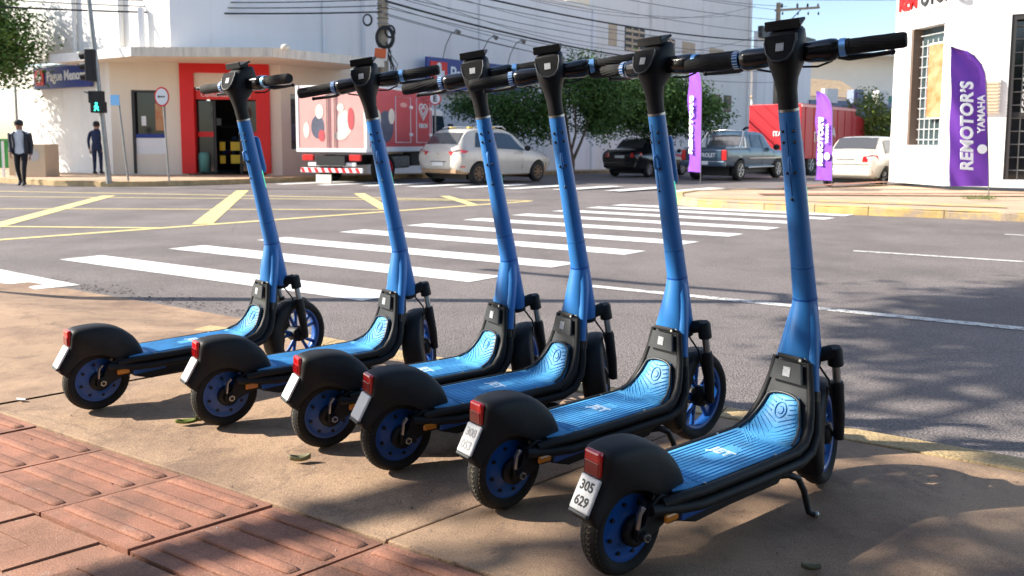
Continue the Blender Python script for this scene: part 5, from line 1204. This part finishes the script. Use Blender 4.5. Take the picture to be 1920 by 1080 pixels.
names = ['lowest', 'second lowest', 'third lowest', 'fourth lowest', 'fifth lowest', 'sixth lowest', 'seventh lowest', 'eighth lowest', 'second highest', 'highest']
for k, (a, b_) in enumerate(hts):
    o = wire((P1[0] + .1, P1[1] - .15, a + .1), (P2[0] + rr.uniform(-.3, .5), P2[1], b_), rr.uniform(.25, .8), .036 if k in (2, 5) else .014, 22, 'cable' if k in (2, 5, 7) else 'cable_grey')
    tag(o, f'overhead cable running right from the coiled-cable pole, {names[k]} of the bundle', 'cable', 'overhead cables')
for k, (a, b_) in enumerate([(5.1, 4.95), (5.3, 5.35), (5.5, 5.75), (6.1, 5.5), (6.6, 6.6)]):
    o = wire((P1[0], P1[1] - .15, a + .1), (-22, 19.5 + k * .2, b_), .35 + .1 * k, .016 if k else .026, 22)
    tag(o, f'overhead cable running left from the coiled-cable pole, {names[k]} of its bundle', 'cable', 'overhead cables')
for k in range(7):
    o = wire((P1[0] + .1, P1[1] - .15, 5.1 + k * .33), (P2[0] - 2 + rr.uniform(-3, 1), P2[1] + rr.uniform(-2, 4), 5.2 + k * .62), rr.uniform(.6, 1.5), .011, 22, 'cable_grey')
    tag(o, f'slack thin grey service line right of the coiled-cable pole, {["lowest", "second lowest", "third lowest", "middle", "third highest", "second highest", "highest"][k]} of the seven', 'cable', 'slack service lines')
o = wire((P2[0], P2[1], 9.4), (60, 42, 10.5), .6, .02); tag(o, 'upper overhead cable crossing the sky on the right', 'cable', 'overhead cables')
o = wire((P2[0] + 2.2, P2[1], 9.4), (60, 36, 11.5), .6, .02); tag(o, 'lower overhead cable slanting across the sky on the right', 'cable', 'overhead cables')
# traffic and pedestrian signal
TL = (-9.63, 18.83)
tl_ = thing('traffic_light', 'leaning grey pole with traffic signal and lit green walking figure', 'traffic light', (*TL, 0))
lean_v = Vector((-.30, 0, 4.4))
b = MB(); b.tube([(0, 0, 0), tuple(lean_v * .55), tuple(lean_v)], [.065, .058, .050], 12); b.build('pole', 'galv', tl_)
b = MB(); b.tube([tuple(lean_v * 1.0), tuple(lean_v * 1.015)], .065, 12); b.build('pole_cap', 'frame_dark', tl_)
hx = lean_v * .62
b = MB(); b.box((hx.x - .08, -.08, 2.78), (.20, .22, .74)); sg = b.build('signal_head', 'black_plastic', tl_, .015)
for k in range(3):
    b = MB(); b.lathe([(.001, 0), (.085, 0)], 'X', (hx.x - .185, -.08, 3.02 - k * .24), 16); b.build('signal_lens', 'dark_lens', sg)
    b = MB(); b.tube([(hx.x - .18, -.08, 3.02 - k * .24), (hx.x - .32, -.08, 3.0 - k * .24)], [.10, .09], 14, cap=False); b.build('lens_hood', 'black_plastic', sg)
b = MB(); b.box((-.14, -.14, 2.04), (.30, .20, .28)); b.box((-.10, -.14, 1.80), (.30, .20, .26)); pdh = b.build('pedestrian_head', 'black_plastic', tl_, .012)
b = MB(); mx = -.10; yy = -.246
b.disc((mx, yy, 1.885), .028, 'Y', .006, 10)
b.tube([(mx, yy, 1.85), (mx + .005, yy, 1.79)], .022, 6); b.tube([(mx, yy, 1.79), (mx - .05, yy, 1.715)], .014, 6); b.tube([(mx + .005, yy, 1.79), (mx + .05, yy, 1.72)], .014, 6); b.tube([(mx, yy, 1.845), (mx - .05, yy, 1.80)], .011, 6); b.tube([(mx, yy, 1.845), (mx + .05, yy, 1.79)], .011, 6)
b.build('walking_figure', 'green_lamp', pdh)
b = MB(); b.box((-.30, -.16, 2.13), (.14, .24, .02), 0, Matrix.Rotation(R(20), 3, 'Y')); b.build('lens_hood', 'black_plastic', pdh)
sn = thing('street_sign', 'small blank blue-grey square sign on thin post beside the pharmacy window', 'sign', (-9.68, 19.88, 0))
b = MB(); b.tube([(0, 0, 0), (-.18, 0, 2.15)], .026, 8); b.build('post', 'galv', sn); b = MB(); b.box((-.24, -.03, 2.03), (.22, .015, .26)); b.build('sign_plate', 'alu_blue', sn)
s2 = thing('arrow_sign', 'round red-rimmed white sign with black arrow on a thin post', 'sign', (-8.68, 19.94, 0))
b = MB(); b.tube([(0, 0, 0), (-.08, 0, 2.1)], .024, 8); b.build('post', 'galv', s2)
b = MB(); b.disc((-.09, -.035, 2.12), .245, 'Y', .012, 28); pz = b.build('sign_plate', 'red_paint', s2); pz.data.transform(Matrix.Translation((-.09, 0, 2.12)) @ Matrix.Diagonal((.75, 1, 1, 1)) @ Matrix.Translation((.09, 0, -2.12)))
b = MB(); b.disc((-.09, -.045, 2.12), .205, 'Y', .006, 28); pz2 = b.build('white_face', 'white_paint', pz); pz2.data.transform(Matrix.Translation((-.09, 0, 2.12)) @ Matrix.Diagonal((.75, 1, 1, 1)) @ Matrix.Translation((.09, 0, -2.12)))
b = MB(); b.box((-.08, -.052, 2.12), (.14, .006, .03)); b.add([(-.15, -.055, 2.16), (-.15, -.055, 2.08), (-.20, -.055, 2.12)], [(0, 1, 2)]); b.build('black_arrow', 'ink', pz)
s3 = thing('parking_sign', 'round parking sign with letter E above the hatchback', 'sign', (-2.35, 24.2, -.1))
b = MB(); b.tube([(0, 0, 0), (0, 0, 2.6)], .025, 8); b.build('post', 'galv', s3); b = MB(); b.disc((0, -.035, 2.42), .19, 'Y', .012, 28); pz = b.build('sign_plate', 'red_paint', s3)
b = MB(); b.disc((0, -.045, 2.42), .155, 'Y', .006, 28); b.build('white_face', 'white_paint', pz); text_obj('lettering', 'E', .25, 'ink', s3, frame_mtx((0, -.052, 2.42), (1, 0, 0), (0, 0, 1)), .003, 'CENTER', 1, .008)
# second blue sign on the warehouse wall and its lamps
pharm_sign(PR, CD, 5.75, 11.3, 2.95, 4.15, 'blue pharmacy sign half hidden behind handlebars on the warehouse wall', .5)
for k, t in enumerate((6.6, 8.6, 10.2)):
    base = along(PR, CD, t, .5); lm = thing('sign_lamp', ['left of three thin gooseneck lamps above the half-hidden blue sign', 'middle of three thin gooseneck lamps above the half-hidden blue sign', 'right of three thin gooseneck lamps above the half-hidden blue sign'][k], 'lamp', (base.x, base.y, 4.15), 0, 'gooseneck sign lamps')
    b = MB(); b.tube([(0, 0, 0), (.12, -.15, .45), (.35, -.45, .85), (.55, -.7, .92)], .018, 6); b.build('arm', 'galv', lm); b = MB(); b.tube([(.55, -.7, .95), (.66, -.84, .84)], [.05, .09], 10); b.build('lamp_shade', 'galv', lm)
# signal mast on our corner, left of the view (its shadow crosses the road)
sm = thing('signal_mast', 'grey signal mast with side arm on the near corner', 'pole', (-4.35, 5.55, -.02)); b = MB(); b.tube([(0, 0, 0), (0, 0, 4.0)], [.07, .055], 12); b.build('pole', 'galv', sm)
b = MB(); b.tube([(0, 0, 3.95), (0, .28, 4.0), (-1.0, .7, 4.05), (-2.4, 1.4, 4.1)], .045, 10); b.build('arm', 'galv', sm)

# ------------------------------------------------------------------ feather flags
def flag(pos, ang, label, txt, sub, H=2.6, Wd=.62, lean=-.16, ts=.30, tw=1.0):
    f = thing('feather_flag', label, 'flag', pos, ang, 'purple feather flags')
    def edge(v):   # pole side curve
        return Wd * (.90 + .10 * (1 - v)) * sqrt(max(.0008, 1 - max(0, (v - .74) / .26) ** 2.2))
    b = MB(); pts = [(Wd, 0, -.25)] + [(edge(v / 16) , 0, .0 + H * v / 16) for v in range(17)]
    pts = [(p[0] + lean * (p[2] / H), p[1], p[2]) for p in pts]
    b.tube(pts, .010, 6); b.build('pole', 'cable_grey', f)
    def cloth(u, v):
        x = edge(v) * u; z = H * v; y = .035 * sin(u * 5 + v * 6) * (1 - u) + .02 * sin(v * 17 + u * 9) * (1 - u * .6)
        return (x + lean * v, y, z)
    b = MB(); b.grid(cloth, 14, 30); b.build('cloth', 'purple_cloth', f)
    m = frame_mtx((Wd * .40 + lean * .42, -.062, H * .43), Vector((lean, 0, H)), Vector((-1, 0, 0)))
    text_obj('lettering', txt, ts, 'text_white', f, m, .006, 'CENTER', tw, .010, .12)
    if sub:
        m2 = frame_mtx((Wd * .76 + lean * .52, -.062, H * .52), Vector((lean, 0, H)), Vector((-1, 0, 0))); text_obj('lettering', sub, ts * .58, 'text_white', f, m2, .006, 'CENTER', .95, .004)
        b = MB(); b.disc((Wd * .78 + lean * .26, -.062, H * .27), .085, 'Y', .008, 20); b.build('round_emblem', 'text_white', f)
    return f
flag((8.12, 14.60, .22), R(-4), 'large purple feather flag standing before the white corner shop', 'REMOTOR\u2019S', 'YAMAHA', 2.55, .69, -.13)
flag((4.06, 18.25, .35), R(-75), 'narrow edge-on purple feather flag in front of the pickup', 'REMOTOR\u2019S', None, 2.45, .62, 0, .22, 1.1)
flag((7.25, 18.85, .14), R(-66), 'purple feather flag beside the silver sedan', 'REMOTOR\u2019S', 'YAMAHA', 2.1, .52, -.04, .20, 1.05)
gr = MB(); rr = random.Random(8)
for k in range(260):
    x, y = rr.gauss(8.55, .16), rr.gauss(14.35, .10); a = rr.uniform(0, 6.28); l_ = rr.uniform(.04, .11); gr.add([(x, y, 0), (x + .008 * cos(a), y + .008 * sin(a), 0), (x + .04 * sin(a), y + .04 * cos(a), l_)], [(0, 1, 2)])
o = gr.build('grass_tuft', 'grass'); tag(o, 'tuft of grass growing at the foot of the large flag', 'grass'); o['kind'] = 'stuff'

# ------------------------------------------------------------------ trees
def tree(name, label, pos, blobs, trunk, mt, n, leaf, seed, limbs=(), group='street trees'):
    rr = random.Random(seed); t = thing(name, label, 'tree', pos, 0, group)
    b = MB()
    for path, r0, r1 in trunk:
        m = len(path); b.tube(path, [r0 + (r1 - r0) * k / (m - 1) for k in range(m)], 10)
    b.build('trunk', 'bark', t)
    tot = sum(bl[3] ** 2 for bl in blobs); c = MB()
    for bl in blobs:
        cx, cy, cz, br = bl[:4]; sq = bl[4] if len(bl) > 4 else .75; cnt = int(n * br ** 2 / tot); ncl = max(4, int(cnt / 26))
        for q in range(ncl):
            d = Vector((rr.gauss(0, 1), rr.gauss(0, 1), rr.gauss(0, 1))).normalized() * br * rr.uniform(.25, 1.05) ** .6
            cc = Vector((cx + d.x, cy + d.y, cz + d.z * sq)); cs = leaf * rr.uniform(2.2, 4.2)
            for k in range(26):
                p = cc + Vector((rr.gauss(0, cs), rr.gauss(0, cs), rr.gauss(0, cs * .6))); s = leaf * rr.uniform(.6, 1.2)
                u_ = Vector((rr.gauss(0, 1), rr.gauss(0, 1), rr.gauss(0, .6))).normalized(); v_ = u_.cross(Vector((rr.gauss(0, 1), rr.gauss(0, 1), rr.gauss(0, 1)))).normalized()
                c.add([p - u_ * s, p + v_ * s * .42, p + u_ * s, p - v_ * s * .42], [(0, 1, 2, 3)])
    c.build('crown', mt, t); return t
tree('street_tree', 'leafy green tree at the far left edge over the doorway', (-17.75, 25.0, 0), [(0, 0, 4.6, 1.7), (1.7, -.3, 3.4, 1.0), (2.0, -.3, 4.2, 1.1), (1.2, -.3, 3.6, 1.1), (1.5, -.4, 4.7, 1.1), (-1.4, 0, 4.4, 1.6), (.3, 0, 5.9, 1.4), (-.4, .5, 2.9, 1.0)], [([(0, 0, 0), (.05, 0, 1.2), (.0, .1, 2.4), (.2, 0, 4.2)], .20, .07), ([(0, .1, 2.2), (.7, -.2, 3.3), (1.2, -.3, 4.3)], .09, .03)], 'leaf', 26000, .085, 11)
tree('street_tree', 'dark green bushy tree with slanting trunk by the warehouse wall', (2.05, 27.2, -.1), [(0, 0, 2.9, 1.15), (-1.5, .2, 2.4, 1.05), (-2.7, .3, 2.3, .85), (-3.7, .4, 2.35, .55), (1.1, 0, 2.7, 1.1), (-.9, .3, 1.75, .8), (.3, 0, 3.6, .7), (1.0, .3, 1.7, .7), (-2.0, .3, 1.7, .7)], [([(0, 0, 0), (.02, 0, .5), (-.1, 0, 1.1), (-.3, 0, 2.4)], .11, .05), ([(0, 0, .4), (.3, 0, 1.1), (.7, 0, 2.2)], .06, .03), ([(-.05, 0, .7), (.12, -.1, 1.4), (.1, 0, 2.6)], .05, .025), ([(-.1, 0, 1.0), (-1.0, .1, 1.7), (-2.2, .3, 2.3)], .05, .02)], 'leaf_dark', 26000, .07, 12)
tree('street_tree', 'brighter green tree overhanging the dark sedan', (5.4, 29.6, -.2), [(0, 0, 3.0, 1.3), (-1.3, 0, 3.0, 1.2), (1.1, .2, 2.7, 1.1), (-.3, 0, 2.2, 1.1), (.6, 0, 2.0, .9), (1.8, .2, 2.2, .9), (-1.7, 0, 2.2, .9), (-.6, 0, 3.9, .6)], [([(0, 0, 0), (.05, 0, .9), (.0, 0, 2.6)], .12, .05), ([(0, 0, .8), (.5, 0, 1.6), (1.0, 0, 2.6)], .06, .025)], 'leaf_dark', 28000, .075, 13)
tree('roadside_tree', 'small yellow-green tree beyond the silver sedan', (17.6, 39.2, -.5), [(0, 0, 2.9, .95), (-.7, 0, 2.3, .7), (.8, 0, 2.4, .85), (.2, 0, 1.7, .8), (1.2, 0, 1.6, .6), (-.1, 0, 3.7, .45)], [([(0, 0, 0), (0, 0, 1.2), (.1, 0, 2.6)], .08, .03)], 'leaf_yellow', 7000, .09, 14)
tree('street_tree', 'wide tree left of the view whose branches shade the near road', (-7.0, .7, 0), [(1.2, 3.5, 5.9, 1.0), (.7, 4.1, 6.6, .9), (2.2, 3.2, 6.0, .8), (1.6, 4.6, 6.2, .8), (2.6, 2.4, 6.0, .6), (0, .3, 5.5, .6), (-.2, 1.0, 5.15, .38), (.6, 1.35, 5.5, .42), (1.4, 1.1, 5.8, .5), (.7, .1, 5.9, .5)], [([(0, 0, -.05), (.03, 0, 1.5), (0, .1, 3.0), (-.1, .4, 5.4)], .16, .06), ([(0, .1, 2.9), (.4, 1.6, 4.2), (1.1, 3.2, 5.6)], .07, .03), ([(.2, .9, 3.6), (.4, 2.6, 5.0), (.7, 3.9, 6.3)], .05, .025)], 'leaf', 17000, .10, 15)
tree('street_tree', 'added unseen broad tree behind the photographer, blocking sky light', (2.6, -1.6, 0), [(0, 0, 4.4, 1.6), (1.6, .3, 4.6, 1.4), (-1.5, .2, 4.8, 1.3), (.4, 1.4, 5.0, 1.3), (2.6, 1.2, 4.8, 1.2), (-.4, -1.3, 4.6, 1.4)], [([(0, 0, -.05), (.03, 0, 1.5), (0, .1, 3.0), (.1, .2, 4.8)], .18, .07), ([(0, .1, 2.6), (.9, .4, 3.6), (1.9, .6, 4.6)], .08, .03), ([(0, .1, 2.8), (-.7, .3, 3.8), (-1.4, .3, 4.8)], .08, .03)], 'leaf', 16000, .10, 19)  # out-of-view crown, added so less sky light reaches the near pavement

# ------------------------------------------------------------------ people
def person(pos, ang, label, H, pose, mats, jacket=True, cap=True):
    t = thing('person', label, 'person', pos, ang)
    def skin(name, chain, mt, sub=2):
        V = []; E_ = []; Rr = []; idx = {}
        for path in chain:
            prev = None
            for (k, p, r) in path:
                if k not in idx: idx[k] = len(V); V.append(Vector(p) * H); Rr.append(r * H)
                if prev is not None: E_.append((prev, idx[k]))
                prev = idx[k]
        me = bpy.data.meshes.new(name); me.from_pydata([tuple(v) for v in V], E_, []); o = bpy.data.objects.new(name, me); COL.objects.link(o)
        m = o.modifiers.new('skin', 'SKIN'); m.use_smooth_shade = True
        for i, sv in enumerate(me.skin_vertices[0].data): sv.radius = (Rr[i] if isinstance(Rr[i], (int, float)) else Rr[i], Rr[i]); sv.use_root = i == 0
        s = o.modifiers.new('sub', 'SUBSURF'); s.levels = 1; s.render_levels = sub
        dg = bpy.context.evaluated_depsgraph_get(); dg.update(); me2 = bpy.data.meshes.new_from_object(o.evaluated_get(dg)); o.modifiers.clear(); o.data = me2
        for p in me2.polygons: p.use_smooth = True
        for mm in mt: me2.materials.append(M[mm])
        o.parent = t; return o
    J = pose
    body = [[('pel', J['pel'], .075), ('wst', J['wst'], .068), ('chs', J['chs'], .085), ('nek', J['nek'], .036), ('hd0', J['hd0'], .050), ('hd1', J['hd1'], .056), ('hd2', J['hd2'], .040)]]
    for s in 'LR':
        body.append([('pel', J['pel'], .075), ('hip' + s, J['hip' + s], .058), ('kne' + s, J['kne' + s], .038), ('ank' + s, J['ank' + s], .026), ('toe' + s, J['toe' + s], .022)])
        body.append([('chs', J['chs'], .085), ('sho' + s, J['sho' + s], .036), ('elb' + s, J['elb' + s], .028), ('wri' + s, J['wri' + s], .019), ('han' + s, J['han' + s], .022)])
    o = skin('body', body, mats)
    for p in o.data.polygons:
        z = p.center.z / H
        p.material_index = 1 if z < .50 and z > .045 else (3 if z <= .045 else (0 if z > .845 else 2))
        for s in 'LR':
            if (p.center / H - Vector(J['han' + s])).length < .05: p.material_index = 0
    if jacket:
        rg = []
        for (z, rx, ry, cx) in ((.485, .082, .112, 0), (.55, .080, .108, 0), (.64, .078, .105, .006), (.74, .082, .118, .010), (.795, .070, .118, .012), (.83, .042, .075, .012)):
            rg.append([((cx + rx * cos(a_)) * H, ry * sin(a_) * H, z * H) for a_ in [R(38 + k * (322 - 38) / 20) for k in range(21)]])
        b = MB(); b.loft(rg, 0, False, False); b.build('jacket', 'jacket', t, solid=.012)
        for s in 'LR':
            b = MB(); b.tube([Vector(J['sho' + s]) * H * 1.0, (Vector(J['sho' + s]) * .5 + Vector(J['elb' + s]) * .5) * H, Vector(J['elb' + s]) * H, Vector(J['wri' + s]) * H], [.048 * H, .042 * H, .036 * H, .028 * H], 12); b.build('sleeve', 'jacket', t)
    h = Vector(J['hd1']) * H
    b = MB()
    b.sphere(h + Vector((-.012, 0, .035)), .108, 0, 14, 8, (1, .88, .9)); b.build('hair', 'hair', t)
    if cap:
        b = MB(); b.sphere(h + Vector((0, 0, .055)), .112, 0, 14, 8, (1.05, .92, .75)); b.box(h + Vector((.13, 0, .045)), (.10, .14, .015)); b.build('cap', 'jacket', t)
    b = MB(); b.sphere(h + Vector((.103, 0, -.012)), .018, 0, 8, 6, (1, .8, 1.2)); b.build('nose', 'skin', t)
    for s in (-1, 1): 
        b = MB(); b.sphere(h + Vector((.090, s * .034, .008)), .011, 0, 8, 6); b.build('eye', 'ink', t)
        b = MB(); b.sphere(h + Vector((-.005, s * .095, -.008)), .026, 0, 8, 6, (.7, .4, 1.1)); b.build('ear', 'skin', t)
    for s in 'LR':
        a, q = Vector(J['ank' + s]) * H, Vector(J['toe' + s]) * H; b = MB(); b.tube([a + Vector((-.05, 0, -.02)), a + Vector((.03, 0, -.025)), q, q + Vector((.03, 0, -.005))], [.045, .05, .042, .02], 10, ell=(.75, 1)); b.build('shoe', 'ink', t)
        # five fingers
        hp = Vector(J['han' + s]) * H; sd = 1 if s == 'L' else -1; b = MB()
        for k in range(4): 
            y = (k - 1.5) * .017; L_ = (.07, .08, .075, .06)[k]; b.tube([hp + Vector((y, 0, -.02)), hp + Vector((y + .004, -sd * .010, -.02 - L_ * .6)), hp + Vector((y + .004, -sd * .028, -.02 - L_))], .0085, 6)
        b.tube([hp + Vector((.03, 0, .005)), hp + Vector((.05, -sd * .012, -.03)), hp + Vector((.048, -sd * .025, -.055))], .009, 6); b.build('fingers', 'skin', t)
    return t
walk = dict(pel=(0, 0, .53), wst=(.0, 0, .60), chs=(.012, 0, .74), nek=(.016, 0, .845), hd0=(.022, 0, .885), hd1=(.024, 0, .93), hd2=(.018, 0, .965),
            hipL=(0, .055, .50), kneL=(.075, .055, .285), ankL=(.095, .055, .055), toeL=(.175, .06, .026), hipR=(0, -.055, .50), kneR=(-.005, -.055, .27), ankR=(-.115, -.055, .07), toeR=(-.045, -.06, .026),
            shoL=(.01, .115, .80), elbL=(-.05, .130, .63), wriL=(-.02, .128, .49), hanL=(-.005, .128, .455), shoR=(.01, -.115, .80), elbR=(-.02, -.132, .625), wriR=(.075, -.115, .515), hanR=(.10, -.11, .485))
stand = dict(walk); stand.update(kneL=(.01, .055, .28), ankL=(-.01, .055, .055), toeL=(.075, .06, .026), kneR=(.02, -.055, .28), ankR=(.015, -.055, .055), toeR=(.10, -.06, .026), elbR=(-.03, -.14, .63), wriR=(-.005, -.14, .49), hanR=(.0, -.14, .455))
person((-12.28, 19.75, -.12), R(-75), 'walking man in dark cap, open dark jacket, white shirt and black trousers', 1.64, walk, ['skin', 'trousers', 'shirt_white', 'ink', 'jacket'])
person((-12.55, 23.9, 0), R(95), 'person in navy clothes standing by the wall behind the signal pole', 1.60, stand, ['skin', 'navy_cloth', 'navy_cloth', 'ink', 'jacket'], False, False)
person((-17.2, 28.2, 0), R(-60), 'person in pale shirt in the dark doorway at far left', 1.62, stand, ['skin', 'trousers', 'shirt_white', 'ink', 'jacket'], False, False)
# green bin and beige cabinets by the dappled wall
gbn = thing('wheelie_bin', 'green plastic bin in the dark doorway at the left edge', 'bin', (-17.75, 27.9, 0)); b = MB(); b.box((0, 0, .55), (.55, .6, .95), 0, None, 1.1); b.build('bin_body', 'green_bin', gbn, .03); b = MB(); b.box((0, 0, 1.06), (.64, .68, .06)); b.build('lid', 'green_bin', gbn, .02)
cbx = thing('planter_box', 'beige boxed enclosure with white corner posts on the far pavement', 'enclosure', (-13.55, 22.6, 0))
b = MB(); b.box((0, 0, .46), (.78, .7, .92)); b.build('front_panel', 'beige', cbx, .01)
b = MB(); b.lathe([(.001, -.356), (.16, -.356)], 'Y', (.08, 0, .60), 18); b.build('faded_print', 'ink_grey', cbx)
for x in (-.42, -.80):
    b = MB(); b.box((x, -.33, .5), (.05, .05, 1.0)); b.build('white_post', 'white_paint', cbx)
b = MB(); b.box((-.62, .1, .42), (.30, .5, .8)); b.build('side_panel', 'leaf_yellow' if False else 'beige', cbx, .01)

# ------------------------------------------------------------------ litter
def leaf_on(pos, ang, L, w_, label, mt='dry_leaf', curl=.012):
    def fn(u, v):
        x = (u - .5) * L; y = (v - .5) * w_ * (sin(pi * min(.97, max(.03, u))) ** .7); return (x, y, .004 + curl * abs(v - .5) * 2 + curl * (u - .5) ** 2 * 2)
    b = MB(); b.grid(fn, 10, 6); o = b.build('fallen_leaf', mt, None, solid=.0012, loc=pos, rotz=ang); return tag(o, label, 'leaf', 'fallen leaves')
leaf_on((-1.145, 2.705, 0), R(15), .075, .032, 'yellowish curled leaf touching another leaf near the second scooter', 'leaf_yellow')
leaf_on((-1.10, 2.738, 0), R(60), .07, .05, 'grey-green crumpled leaf near the second scooter', 'dry_leaf', .022)
leaf_on((-.658, 2.378, 0), R(12), .065, .026, 'dry folded leaf on bare concrete near the third scooter', 'dry_leaf', .016)
leaf_on((.700, 1.757, 0), R(-8), .045, .016, 'small green leaf at the bottom edge near the closest scooter', 'dry_leaf')
leaf_on((-1.884, 2.953, 0), R(-20), .045, .018, 'small white paper scrap by the tactile tiles at left', 'white_paint', .004)
leaf_on((.56, 6.3, -.12), R(10), .11, .05, 'brown leaf lying on the road beyond the scooters', 'dry_leaf', .02)
